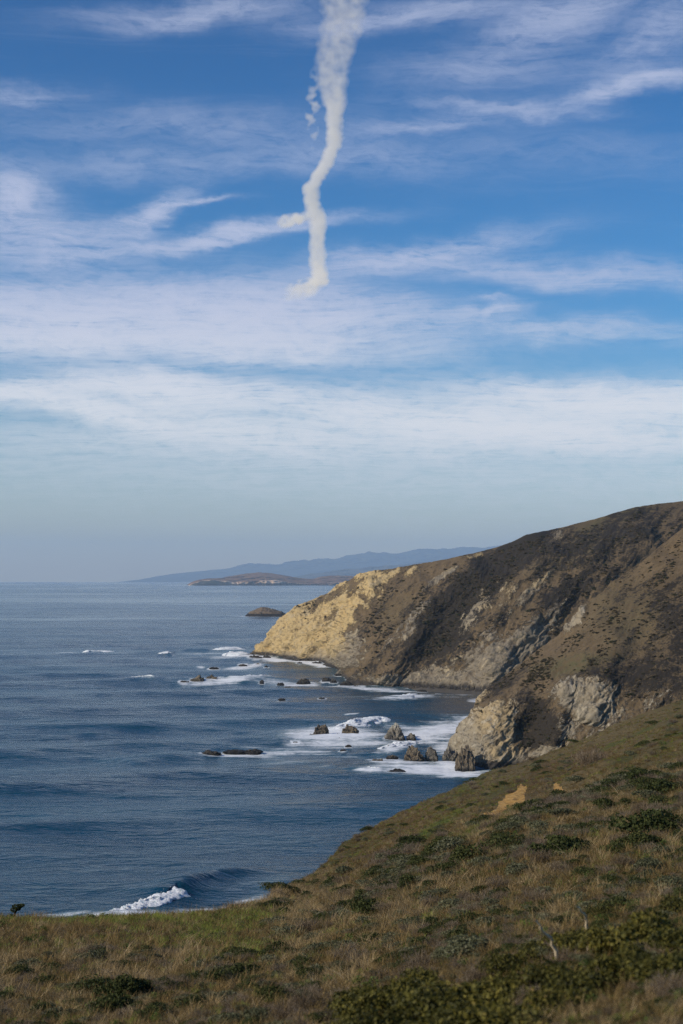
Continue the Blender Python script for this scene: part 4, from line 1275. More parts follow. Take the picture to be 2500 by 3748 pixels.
def make_hillside():
    xs = np.concatenate([-np.geomspace(9000, 760, 24), np.arange(-700, -20, 40), np.arange(-20, 2520, 4.4), np.arange(2530, 3201, 30), np.geomspace(3260, 13000, 26)])
    t = np.concatenate([np.linspace(0, 0.3, 24, endpoint=False), np.linspace(0.3, 1, 270)])[:, None]
    ys = sil(xs)[None, :]
    ye = smooth_rows(ys, 3, 1)
    py = 4400 + (ye - 4400) * t
    px = np.repeat(xs[None, :], len(t), 0)
    P, Yd = hill_point(px, py)
    # beyond the brow the ground falls to the sea
    last = P[-1]
    los = slope(ye[0])
    L = np.interp(xs, [-700, 900, 1080, 1700, 3200], [62, 62, 70, 95, 110])
    hz = last[:, 2] + 4
    k = (hz + los * 1.05 * L) / L ** 2
    ext = []
    for s in np.linspace(0.03, 1, 30):
        d = L * s
        z = last[:, 2] + los * 1.05 * d - k * d * d
        Yv = last[:, 1] + d
        q = np.stack([xcol(xs, Yv, z), Yv, z], -1)
        q[:, 2] += 0.7 * fbm(q[:, 0] / 8, q[:, 1] / 8, 0, 3, seed=630) * s
        ext.append(q)
    # ground behind the camera
    pre = []
    for f in (-14.0, -6.0, -1.5):
        q = P[0].copy(); q[:, 1] = f; q[:, 2] = EYE - 1.85 + 0.12 * (-f) + 0.25 * P[0][:, 0] * 0.2
        q[:, 0] = P[0][:, 0] * 2.2
        pre.append(q)
    G = np.concatenate([np.array(pre), P, np.array(ext)])
    nr, nc = G.shape[:2]
    ppx = np.concatenate([px[:1]] * 3 + [px] + [px[-1:]] * 30)
    ppy = np.concatenate([py[:1]] * 3 + [py] + [py[-1:]] * 30)
    green = green_map(ppx, ppy)
    stp = strip(ppx, ppy)
    brown = blobs(ppx, ppy, [(250, 3480, 420, 90, 0, 0.9), (150, 3400, 160, 30, 0, 0.8), (1420, 3080, 220, 50, -38, 0.5), (1980, 2850, 150, 40, -30, 0.8), (2150, 2780, 120, 40, -25, 0.8)])
    sa, sb = scar_map(ppx, ppy)
    far = sstep(np.concatenate([Yd[:1]] * 3 + [Yd] + [Yd[-1:]] * 30), 80, 120)
    brown = np.maximum(brown, sb)
    F = grid_faces(nr, nc)
    mask = (sa.ravel()[F].mean(1) > 0.55)
    A = dict(green=green, strip=stp, brown=brown, far=far)
    me = mk_mesh('hillside', G, F[~mask], hill_material(), True, A)
    o = tag(obj('hillside', me), 'grassy scrub slope falling from the right to the sea', kind='structure')
    # the eroded bank is its own piece of the slope
    keep = np.unique(F[mask])
    remap = -np.ones(nr * nc, int); remap[keep] = np.arange(len(keep))
    V = G.reshape(-1, 3)[keep]
    me2 = mk_mesh('bare_bank', V, remap[F[mask]], hill_material(True), True)
    b = obj('bare_bank', me2, o)
    b['label'] = 'bare orange soil bank cut into the slope'
    return G, px, py, Yd


HILL = make_hillside()


# ------------------------------------------------------------------ plants
def leaf_material(name, stops, trans=0.25, rough=0.7, spec=0.15):
    m, nt, out = new_mat(name)
    g = nt.n('ShaderNodeNewGeometry')
    oi = nt.n('ShaderNodeObjectInfo')
    f = nt.m('ADD', nt.m('MULTIPLY', g.outputs['Random Per Island'], 0.75), nt.m('MULTIPLY', oi.outputs['Random'], 0.25))
    c = nt.ramp(f, stops)
    p = nt.n('ShaderNodeBsdfPrincipled')
    nt.L.new(c, p.inputs['Base Color'])
    p.inputs['Roughness'].default_value = rough
    p.inputs['Specular IOR Level'].default_value = spec
    t = nt.n('ShaderNodeBsdfTranslucent')
    nt.L.new(c, t.inputs['Color'])
    mx = nt.n('ShaderNodeMixShader'); mx.inputs[0].default_value = trans
    nt.L.new(p.outputs[0], mx.inputs[1]); nt.L.new(t.outputs[0], mx.inputs[2])
    nt.L.new(mx.outputs[0], out.inputs['Surface'])
    return m


M_DRY = leaf_material('dry_grass', [(0.0, (0.165, 0.112, 0.046)), (0.5, (0.33, 0.236, 0.110)), (0.85, (0.48, 0.355, 0.185)), (1.0, (0.64, 0.49, 0.29))], 0.2)
M_RUST = leaf_material('rusty_grass', [(0.0, (0.070, 0.046, 0.015)), (0.6, (0.165, 0.112, 0.038)), (1.0, (0.30, 0.20, 0.078))], 0.2)
M_GREEN = leaf_material('green_grass', [(0.0, (0.094, 0.121, 0.018)), (0.5, (0.187, 0.220, 0.033)), (1.0, (0.308, 0.319, 0.077))], 0.3)
M_OLIVE = leaf_material('olive_leaf', [(0.0, (0.020, 0.022, 0.007)), (0.35, (0.057, 0.057, 0.013)), (0.75, (0.124, 0.110, 0.020)), (0.93, (0.193, 0.161, 0.029)), (1.0, (0.239, 0.157, 0.059))], 0.25, 0.6, 0.2)
M_DARK = leaf_material('dark_leaf', [(0.0, (0.021, 0.030, 0.008)), (0.6, (0.053, 0.064, 0.018)), (1.0, (0.115, 0.115, 0.034))], 0.2)
M_SAGE = leaf_material('sage_leaf', [(0.0, (0.048, 0.052, 0.024)), (0.55, (0.115, 0.118, 0.060)), (0.9, (0.20, 0.195, 0.112)), (1.0, (0.34, 0.30, 0.19))], 0.2)
M_TWIG = leaf_material('dead_twig', [(0.0, (0.061, 0.043, 0.025)), (0.6, (0.173, 0.128, 0.082)), (1.0, (0.326, 0.265, 0.189))], 0.0)
M_STEM = leaf_material('woody_stem', [(0.0, (0.06, 0.042, 0.026)), (1.0, (0.14, 0.10, 0.065))], 0.0)
M_PALE = leaf_material('bleached_wood', [(0.0, (0.66, 0.53, 0.34)), (1.0, (0.74, 0.61, 0.42))], 0.0)
M_HERB = leaf_material('herb_leaf', [(0.0, (0.05, 0.075, 0.016)), (0.6, (0.10, 0.14, 0.03)), (1.0, (0.17, 0.20, 0.06))], 0.3)


def blade_verts(base, az, lean, length, width, curl, rng):
    """tapered strips of three segments: arrays of n blades"""
    n = len(az)
    ts = np.array([0, 0.4, 0.75, 1.0])
    rows = []
    for t in ts:
        ang = lean + curl * t
        h = length * t
        x = base[:, 0] + np.cos(az) * np.sin(ang) * h
        y = base[:, 1] + np.sin(az) * np.sin(ang) * h
        z = base[:, 2] + np.cos(ang) * h
        w = width * (1 - 0.8 * t) * 0.5
        tw = az + math.pi / 2 + rng.uniform(-0.3, 0.3, n)
        rows.append(np.stack([np.stack([x - np.cos(tw) * w, y - np.sin(tw) * w, z], -1), np.stack([x + np.cos(tw) * w, y + np.sin(tw) * w, z], -1)], 1))
    V = np.stack(rows, 1)              # n, 4, 2, 3
    idx = np.arange(n * 8).reshape(n, 4, 2)
    F = np.stack([idx[:, :-1, 0], idx[:, :-1, 1], idx[:, 1:, 1], idx[:, 1:, 0]], -1).reshape(-1, 4)
    return V.reshape(-1, 3), F


def tuft(seed, n, L, spread, width, lean, curl, mat, name, wind=0.0):
    r = np.random.default_rng(seed)
    a = r.uniform(0, 2 * math.pi, n)
    rad = spread * np.sqrt(r.uniform(0, 1, n))
    base = np.stack([np.cos(a) * rad, np.sin(a) * rad, np.full(n, -0.03)], -1)
    az = a + r.normal(0, 0.7, n)
    V, F = blade_verts(base, az, np.abs(r.normal(lean, 0.25, n)), L * r.uniform(0.45, 1.1, n), width * r.uniform(0.6, 1.3, n), r.uniform(0.2, 1.0, n) * curl, r)
    V[:, 0] += wind * V[:, 2] ** 2
    return bpy.data.objects.new(name, mk_mesh(name, V, F, mat, False))


def leaf_quads(P, nrm, size, r, aspect=0.55):
    n = len(P)
    t = np.cross(nrm, r.normal(size=(n, 3)))
    t /= np.maximum(np.linalg.norm(t, axis=1), 1e-6)[:, None]
    b = np.cross(nrm, t)
    s = size[:, None]
    V = np.stack([P - t * s, P + b * s * aspect + nrm * s * 0.18, P + t * s, P - b * s * aspect + nrm * s * 0.18], 1)
    return V.reshape(-1, 3), np.arange(n * 4).reshape(n, 4)


def shrub_leaves(seed, n, size, lobes=9, flat=0.62, tuftiness=0.0, shell=0.72):
    """leaf faces spread through a lumpy dome of radius about 1 and height about flat"""
    r = np.random.default_rng(seed)
    L = []
    for k in range(lobes):
        a = r.uniform(0, 2 * math.pi); d = r.uniform(0.1, 0.72) * (k > 0)
        rr = r.uniform(0.28, 0.55) * (1.25 if k == 0 else 1.0)
        L.append((math.cos(a) * d, math.sin(a) * d, flat * r.uniform(0.25, 0.62) * (1 - 0.5 * d), rr, rr * flat * r.uniform(0.8, 1.25)))
    L = np.array(L)
    w = L[:, 3] ** 2; w = w / w.sum()
    k = r.choice(lobes, n, p=w)
    d = r.normal(size=(n, 3)); d /= np.linalg.norm(d, axis=1)[:, None]
    d[:, 2] = np.where(d[:, 2] < -0.35, -d[:, 2], d[:, 2])
    rad = shell + (1 - shell) * r.uniform(0, 1, n) ** 0.5 + 0.10 * r.normal(size=n)
    P = L[k, :3] + d * np.stack([L[k, 3], L[k, 3], L[k, 4]], 1) * rad[:, None]
    g = fbm(P[:, 0] * 5 + seed, P[:, 1] * 5, P[:, 2] * 5, 3, seed=700)
    P = P + d * (0.10 * g)[:, None]
    keep = (P[:, 2] > -0.02) & (g > -0.28)
    P, d, k = P[keep], d[keep], k[keep]
    nn = d + 0.75 * r.normal(size=P.shape); nn /= np.linalg.norm(nn, axis=1)[:, None]
    return P, nn, size * (0.45 + 1.1 * r.uniform(0, 1, len(P)) ** 1.5), r


def stems_mesh(name, seed, n, R, hgt, mat, rad=0.03):
    r = np.random.default_rng(seed)
    Vs, Fs, off = [], [], 0
    for i in range(n):
        a = r.uniform(0, 2 * math.pi); d = R * r.uniform(0.2, 0.75); h = hgt * r.uniform(0.55, 1.0)
        t = np.linspace(0, 1, 5)
        cx = np.cos(a) * d * t ** 1.4 + 0.04 * r.normal(size=5) * t; cy = np.sin(a) * d * t ** 1.4 + 0.04 * r.normal(size=5) * t; cz = h * t - 0.08
        rr = rad * (1 - 0.75 * t)
        ph = np.arange(5) * 2 * math.pi / 5
        V = np.stack([cx[:, None] + rr[:, None] * np.cos(ph), cy[:, None] + rr[:, None] * np.sin(ph), np.repeat(cz[:, None], 5, 1)], -1).reshape(-1, 3)
        q = np.arange(25).reshape(5, 5)
        F = np.stack([q[:-1], np.roll(q[:-1], -1, 1), np.roll(q[1:], -1, 1), q[1:]], -1).reshape(-1, 4) + off
        Vs.append(V); Fs.append(F); off += 25
    return mk_mesh(name, np.concatenate(Vs), np.concatenate(Fs), mat, True)


def twig_mesh(name, seed, n, mat, hgt=0.7, width=0.018):
    r = np.random.default_rng(seed)
    a = r.uniform(0, 2 * math.pi, n)
    b0 = np.stack([np.cos(a), np.sin(a)], 1) * (0.35 * np.sqrt(r.uniform(0, 1, n)))[:, None]
    V1, F1 = blade_verts(np.c_[b0, np.full(n, -0.05)], a + r.normal(0, 0.5, n), np.abs(r.normal(0.5, 0.3, n)), hgt * r.uniform(0.6, 1.25, n), np.full(n, width), r.normal(0.25, 0.4, n), r)
    # side twiglets start along the main twigs
    k = r.integers(0, n, n * 4)
    tips = V1.reshape(n, 4, 2, 3).mean(2)
    f = r.uniform(1.0, 3.0, n * 4); i0 = np.floor(f).astype(int).clip(0, 2); fr = (f - i0)[:, None]
    st = tips[k, i0] * (1 - fr) + tips[k, np.minimum(i0 + 1, 3)] * fr
    V2, F2 = blade_verts(st, a[k] + r.normal(0, 1.2, n * 4), np.abs(r.normal(0.6, 0.5, n * 4)), hgt * r.uniform(0.15, 0.42, n * 4), np.full(n * 4, width * 0.6), r.normal(0, 0.6, n * 4), r)
    return mk_mesh(name, np.concatenate([V1, V2]), np.concatenate([F1, F2 + len(V1)]), mat, False)


# shrub meshes, three shapes of each kind, shared by all copies
KIND = {}


def build_kinds():
    for kind, mat, n, size, lob, flat, shell in (('olive', M_OLIVE, 3400, 0.050, 13, 0.62, 0.60), ('dark', M_DARK, 2200, 0.052, 10, 0.60, 0.70), ('sage', M_SAGE, 2000, 0.052, 10, 0.55, 0.60)):
        KIND[kind] = []
        for v in range(4):
            P, nn, sz, r = shrub_leaves(800 + v * 17 + len(kind) * 5, n, size, lob, flat, shell=shell)
            V, F = leaf_quads(P, nn, sz, r, 0.6)
            KIND[kind].append((mk_mesh('foliage', V, F, mat, False), stems_mesh('stem', 900 + v, 9, 0.9, flat * 0.85, M_STEM, 0.022)))
    KIND['twig'] = []
    for v in range(4):
        P, nn, sz, r = shrub_leaves(860 + v * 19, 500, 0.026, 9, 0.55, shell=0.6)
        V, F = leaf_quads(P, nn, sz, r, 0.5)
        KIND['twig'].append((mk_mesh('withered_leaves', V, F, M_RUST, False), twig_mesh('twigs', 940 + v, 330, M_TWIG, 0.62, 0.020)))


build_kinds()

# every shrub the photograph lets one pick out: x, y, width in photo pixels, kind
SHRUBS = [
    # dark evergreen bushes
    (2355, 2836, 135, 'dark'), (2492, 2815, 70, 'dark'), (2415, 2876, 150, 'dark'), (2400, 3006, 215, 'dark'), (2291, 2938, 60, 'dark'), (2345, 3075, 140, 'dark'), (2066, 3096, 170, 'dark'),
    (1720, 3122, 150, 'dark'), (1860, 3060, 170, 'dark'), (1940, 2952, 100, 'dark'), (2387, 2644, 50, 'dark'), (2254, 3114, 80, 'dark'), (1686, 3408, 105, 'dark'), (1357, 3338, 120, 'dark'),
    (1426, 3510, 80, 'dark'), (995, 3636, 110, 'dark'), (345, 3602, 150, 'dark'), (462, 3614, 175, 'dark'), (415, 3676, 180, 'dark'), (715, 3668, 110, 'dark'), (191, 3525, 80, 'dark'),
    (160, 3694, 95, 'dark'), (880, 3544, 120, 'dark'), (797, 3578, 105, 'dark'), (1385, 3182, 85, 'dark'), (1018, 3470, 80, 'dark'), (1640, 3168, 110, 'dark'), (2266, 3306, 105, 'dark'), (2010, 3302, 70, 'dark'),
    (1585, 3094, 110, 'dark'), (2205, 2950, 90, 'dark'), (2140, 3190, 80, 'dark'), (1180, 3372, 90, 'dark'), (1500, 3240, 100, 'dark'), (30, 3650, 80, 'dark'), (580, 3700, 110, 'dark'),
    # grey-green sage
    (2195, 2842, 52, 'sage'), (2112, 2842, 64, 'sage'), (2093, 3027, 120, 'sage'), (1972, 3014, 95, 'sage'), (2202, 3046, 65, 'sage'), (1660, 3078, 140, 'sage'), (1535, 3129, 85, 'sage'), (1768, 3164, 90, 'sage'),
    (2042, 2912, 62, 'sage'), (2419, 3117, 95, 'sage'), (2476, 3060, 75, 'sage'), (2374, 3174, 110, 'sage'), (2297, 2888, 72, 'sage'), (1652, 3215, 85, 'sage'), (1718, 3228, 50, 'sage'), (2094, 3268, 95, 'sage'),
    (2002, 3252, 95, 'sage'), (2140, 3240, 65, 'sage'), (2243, 3212, 65, 'sage'), (2462, 3224, 140, 'sage'), (2168, 3306, 120, 'sage'), (1725, 3456, 190, 'sage'), (1640, 3490, 120, 'sage'), (1657, 3304, 125, 'sage'),
    (1830, 3316, 95, 'sage'), (1789, 3362, 105, 'sage'), (1328, 3218, 70, 'sage'), (1213, 3241, 55, 'sage'), (1190, 3298, 65, 'sage'), (1489, 3126, 100, 'sage'), (1466, 3092, 50, 'sage'), (1563, 3298, 85, 'sage'),
    (1615, 3322, 80, 'sage'), (1443, 3413, 85, 'sage'), (1340, 3290, 95, 'sage'), (1144, 3424, 85, 'sage'), (1167, 3534, 110, 'sage'), (1248, 3528, 75, 'sage'), (846, 3708, 125, 'sage'), (940, 3708, 110, 'sage'),
    (1018, 3562, 55, 'sage'), (976, 3600, 85, 'sage'), (817, 3640, 115, 'sage'), (983, 3508, 80, 'sage'), (1517, 3476, 70, 'sage'), (1900, 3190, 100, 'sage'), (2330, 3232, 80, 'sage'), (1520, 3372, 80, 'sage'), (1275, 3452, 80, 'sage'), (1080, 3610, 90, 'sage'),
    # bare twiggy shrubs
    (2170, 2760, 115, 'twig'), (2163, 3002, 100, 'twig'), (2355, 2958, 95, 'twig'), (1985, 3140, 105, 'twig'), (1956, 3276, 120, 'twig'), (2352, 3282, 85, 'twig'), (1253, 3218, 65, 'twig'), (1305, 3493, 105, 'twig'),
    (1546, 3518, 125, 'twig'), (1121, 3658, 160, 'twig'), (1047, 3690, 130, 'twig'), (1604, 3432, 105, 'twig'), (1575, 3300, 90, 'twig'), (255, 3540, 85, 'twig'), (1790, 3088, 100, 'twig'), (2050, 3180, 95, 'twig'),
    (1440, 3256, 95, 'twig'), (1230, 3352, 85, 'twig'), (1830, 3230, 110, 'twig'), (2280, 3156, 95, 'twig'), (660, 3590, 90, 'twig'), (90, 3570, 100, 'twig'), (1740, 3290, 100, 'twig'), (1390, 3570, 110, 'twig'), (2030, 3440, 120, 'twig'),
    # olive brush close to the camera
    (1330, 3665, 210, 'olive'), (1480, 3650, 240, 'olive'), (1600, 3690, 250, 'olive'), (1430, 3740, 240, 'olive'), (1270, 3752, 180, 'olive'), (1715, 3640, 290, 'olive'), (1880, 3605, 270, 'olive'), (2020, 3560, 240, 'olive'),
    (1650, 3740, 280, 'olive'), (1830, 3715, 260, 'olive'), (2150, 3585, 230, 'olive'), (2255, 3440, 200, 'olive'), (2400, 3405, 240, 'olive'), (2310, 3520, 230, 'olive'), (2440, 3525, 240, 'olive'), (2465, 3320, 150, 'olive'),
    (1500, 3560, 140, 'twig'), (1760, 3560, 150, 'twig'), (2230, 3560, 150, 'twig'), (2380, 3470, 150, 'twig'), (2060, 3500, 150, 'twig'), (1390, 3640, 130, 'twig'), (1960, 3640, 150, 'twig'), (2460, 3590, 150, 'twig'),
    (1960, 3480, 150, 'olive'), (2110, 3440, 170, 'olive'), (1850, 3530, 150, 'olive'), (1560, 3590, 150, 'olive'), (2520, 3440, 200, 'olive'), (2010, 3660, 200, 'olive'), (2200, 3350, 110, 'olive'),
]

ORD = ['first', 'second', 'third', 'fourth', 'fifth', 'sixth', 'seventh', 'eighth', 'ninth', 'tenth', 'eleventh', 'twelfth', 'thirteenth', 'fourteenth', 'fifteenth', 'sixteenth']
KNAME = dict(olive='olive_shrub', dark='evergreen_shrub', sage='sage_shrub', twig='bare_shrub')
KTEXT = dict(olive='olive-green leafy brush', dark='dark evergreen bush', sage='low grey-green sage shrub', twig='bare brown twiggy shrub')
KGROUP = dict(olive='olive brush close to the camera', dark='dark bushes on the slope', sage='sage shrubs on the slope', twig='bare twiggy shrubs on the slope')
BANDS = [(0, 2965, 'high on the far slope'), (2965, 3110, 'in the upper band of the near slope'), (3110, 3240, 'in the middle band of the near slope'),
         (3240, 3400, 'in the lower band of the near slope'), (3400, 3560, 'in the band below, close to the camera'), (3560, 9999, 'along the bottom of the picture')]


def shrub_labels():
    lab = [''] * len(SHRUBS)
    for kind in KNAME:
        for (a, b, txt) in BANDS:
            ids = sorted([i for i, s in enumerate(SHRUBS) if s[3] == kind and a <= s[1] < b], key=lambda i: SHRUBS[i][0])
            n = len(ids)
            for j, i in enumerate(ids):
                big = SHRUBS[i][2]
                if n == 1:
                    lab[i] = 'the only %s %s' % (KTEXT[kind], txt)
                elif j < (n + 1) // 2:
                    lab[i] = '%s %s from the left %s' % (ORD[j], KTEXT[kind], txt) if j else 'leftmost %s %s' % (KTEXT[kind], txt)
                else:
                    k = n - 1 - j
                    lab[i] = '%s %s from the right %s' % (ORD[k], KTEXT[kind], txt) if k else 'rightmost %s %s' % (KTEXT[kind], txt)
    return lab


def place_shrubs():
    labs = shrub_labels()
    for i, (x, y, w, kind) in enumerate(SHRUBS):
        P, Yd = hill_point(np.array([float(x)]), np.array([max(y + 0.26 * w, float(sil(x)) + 4)]))
        P = P[0]; Yd = float(Yd[0])
        wm = w / FPX * Yd
        me_a, me_b = KIND[kind][i % len(KIND[kind])]
        root = obj(KNAME[kind], None, loc=P - np.array([0, 0, 0.02 * wm]))
        hs = {'olive': 1.1, 'dark': 1.05, 'sage': 0.95, 'twig': 1.1}[kind] * random.uniform(0.85, 1.15)
        root.rotation_euler = (random.uniform(-0.08, 0.08), random.uniform(-0.25, -0.05), random.uniform(0, 6.28))
        root.rotation_euler = (0.0, 0.0, random.uniform(0, 6.28))
        s = wm * 0.66
        root.scale = (s * random.uniform(0.9, 1.25), s * random.uniform(0.9, 1.1), s * hs)
        tag(root, labs[i], 'shrub', KGROUP[kind])
        obj(me_a.name.split('.')[0], me_a, root)
        obj(me_b.name.split('.')[0], me_b, root)


place_shrubs()


# ------------------------------------------------------------------ small windblown bush on the brow, pale dead stalks
def tube(path, rads, nseg=7):
    path = np.asarray(path, float); n = len(path)
    T = np.gradient(path, axis=0); T /= np.linalg.norm(T, axis=1)[:, None]
    a = np.cross(T, (0.3, 1.0, 0.1)); a /= np.linalg.norm(a, axis=1)[:, None]
    b = np.cross(T, a)
    ph = np.arange(nseg) * 2 * math.pi / nseg
    V = path[:, None, :] + (a[:, None, :] * np.cos(ph)[None, :, None] + b[:, None, :] * np.sin(ph)[None, :, None]) * np.asarray(rads)[:, None, None]
    q = np.arange(n * nseg).reshape(n, nseg)
    F = np.stack([q[:-1], np.roll(q[:-1], -1, 1), np.roll(q[1:], -1, 1), q[1:]], -1).reshape(-1, 4)
    return V.reshape(-1, 3), F


def make_brow_bush():
    P, Yd = hill_point(np.array([55.0]), np.array([3362.0]))
    P = P[0]; k = float(Yd[0]) / FPX
    root = tag(obj('windblown_bush', None, loc=P), 'small windblown dark bush alone on the brow at the left edge', 'shrub')
    V, F = tube(np.array([(-8, 0, -4), (-5, 0, 12), (0, 1, 26), (8, 0, 38), (16, 0, 46)]) * k, np.array([5, 4.5, 4, 3, 1.5]) * k)
    tr = obj('trunk', mk_mesh('trunk', V, F, M_STEM, True), root)
    r = np.random.default_rng(55)
    pts = []
    for (cx, cz, rx, rz, n) in [(6, 48, 17, 8, 260), (22, 52, 12, 5, 160), (-4, 36, 13, 8, 160), (-14, 12, 16, 8, 170), (10, 40, 10, 6, 100)]:
        d = r.normal(size=(n, 3)); d /= np.linalg.norm(d, axis=1)[:, None]
        pts.append(np.stack([cx + d[:, 0] * rx, d[:, 1] * rx * 0.7, cz + d[:, 2] * rz], 1) * r.uniform(0.75, 1.05, (n, 1)) ** 0.3)
    Q = np.concatenate(pts) * k
    nn = r.normal(size=Q.shape); nn /= np.linalg.norm(nn, axis=1)[:, None]
    V, F = leaf_quads(Q, nn, np.full(len(Q), 3.2 * k), r, 0.5)
    obj('crown', mk_mesh('crown', V, F, M_DARK, False), root)


make_brow_bush()


def make_stalk(label, px_path, Yoff, r0):
    base_y = px_path[0][1]
    P0, Yd = hill_point(np.array([float(px_path[0][0])]), np.array([base_y + 20.0]))
    Y = float(Yd[0]) * Yoff
    pts = np.array([at(a, b, Y - 0.10 * i) for i, (a, b) in enumerate(px_path)])
    pts[0] = pts[0] + (0, 0.0, -0.12)
    t = np.linspace(0, 1, 14)
    u = np.linspace(0, 1, len(pts))
    pp = np.stack([np.interp(t, u, pts[:, i]) for i in range(3)], 1)
    pp = smooth_rows(pp, 2)
    o = pp[0].copy()
    rad = r0 * (1.15 - 0.6 * t) * (1 + 0.2 * np.sin(t * 23 + r0 * 900))
    pp[1:-1] += RNG.normal(0, 0.006, (12, 3))
    V, F = tube(pp - o, rad)
    tag(obj('dead_stalk', mk_mesh('dead_stalk', V, F, M_PALE, True), loc=o), label, 'dead stalk')


make_stalk('straight pale dead stalk leaning left out of the brush', [(2052, 3492), (2024, 3445), (1992, 3408), (1958, 3366)], 0.95, 0.0105)
make_stalk('curved pale dead stalk arching left, right of the straight one', [(2152, 3440), (2150, 3395), (2140, 3355), (2125, 3330), (2108, 3316)], 0.95, 0.009)


# ------------------------------------------------------------------ scattered ground cover
def scatter(name, pts, rot, scl, idx, protos, label, cat=None):
    c = bpy.data.collections.new(name + '_kinds')
    for i, p in enumerate(protos):
        p.name = '%s_kind_%02d' % (name, i)
        c.objects.link(p)
    me = bpy.data.meshes.new(name)
    me.vertices.add(len(pts))
    me.vertices.foreach_set('co', np.asarray(pts, np.float32).ravel())
    a = me.attributes.new('rot', 'FLOAT_VECTOR', 'POINT'); a.data.foreach_set('vector', np.asarray(rot, np.float32).ravel())
    a = me.attributes.new('scl', 'FLOAT_VECTOR', 'POINT'); a.data.foreach_set('vector', np.asarray(scl, np.float32).ravel())
    a = me.attributes.new('idx', 'INT', 'POINT'); a.data.foreach_set('value', np.asarray(idx, np.int32))
    o = tag(obj(name, me), label, kind='stuff')
    g = bpy.data.node_groups.new(name + '_scatter', 'GeometryNodeTree')
    g.interface.new_socket('Geometry', in_out='INPUT', socket_type='NodeSocketGeometry')
    g.interface.new_socket('Geometry', in_out='OUTPUT', socket_type='NodeSocketGeometry')
    N, L = g.nodes, g.links
    gi, go = N.new('NodeGroupInput'), N.new('NodeGroupOutput')
    ip = N.new('GeometryNodeInstanceOnPoints')
    ci = N.new('GeometryNodeCollectionInfo'); ci.inputs['Collection'].default_value = c
    ci.inputs['Separate Children'].default_value = True; ci.inputs['Reset Children'].default_value = True

    def na(nm, ty):
        n = N.new('GeometryNodeInputNamedAttribute'); n.data_type = ty; n.inputs['Name'].default_value = nm
        return n.outputs['Attribute']
    e2r = N.new('FunctionNodeEulerToRotation')
    L.new(na('rot', 'FLOAT_VECTOR'), e2r.inputs[0])
    L.new(gi.outputs[0], ip.inputs['Points'])
    L.new(ci.outputs[0], ip.inputs['Instance'])
    ip.inputs['Pick Instance'].default_value = True
    L.new(na('idx', 'INT'), ip.inputs['Instance Index'])
    L.new(e2r.outputs[0], ip.inputs['Rotation'])
    L.new(na('scl', 'FLOAT_VECTOR'), ip.inputs['Scale'])
    L.new(ip.outputs[0], go.inputs[0])
    md = o.modifiers.new('scatter', 'NODES'); md.node_group = g
    return o


def sample_slope(n, seed, power=1.2):
    r = np.random.default_rng(seed)
    n = int(n * 2.3)
    x = r.uniform(-1000, 3900, n); y = 2330 + (4000 - 2330) * r.uniform(0, 1, n)
    far_side = (x < -60) | (x > 2560) | (y > 3790)              # beyond the picture: thinner
    k = ~far_side | (r.uniform(0, 1, n) < 0.5)
    x, y = x[k], y[k]
    ok = y > sil(x) + 1.0
    x, y = x[ok], y[ok]
    Y = hill_dist(x, y)
    k = r.uniform(0, 1, len(x)) < np.clip((Y / 110.0) ** power, 0.0, 1)
    return x[k], y[k], r


SHP = np.array([(a, b, w) for (a, b, w, k) in SHRUBS], float)


def near_shrub(x, y, f=0.5):
    """inside the footprint of a shrub, or in the olive thicket"""
    m = np.zeros(len(x), bool)
    for a, b, w in SHP:
        m |= ((x - a) / (w * f)) ** 2 + ((y - b - 0.1 * w) / (w * f * 0.55)) ** 2 < 1
    lo = np.interp(x, [1150, 1250, 1700, 2000, 2500], [3760, 3620, 3530, 3430, 3320])
    hi = np.interp(x, [1250, 1900, 2080, 2250, 2500], [3800, 3760, 3690, 3640, 3640])
    return m | ((y > lo) & (y < hi) & (np.abs(fbm(x / 60, y / 40, 0, 2, seed=66)) < 0.28))


def place(x, y, r, smin, smax, lean=0.18, az=None):
    P, Yd = hill_point(x, y)
    n = len(x)
    s = r.uniform(smin, smax, n) * np.clip((Yd / 42.0) ** 0.75, 0.22, 1.0)
    rot = np.stack([r.normal(0, lean, n), r.normal(-0.10, lean, n), r.uniform(0, 6.283, n)], 1)
    return P, Yd, rot, s


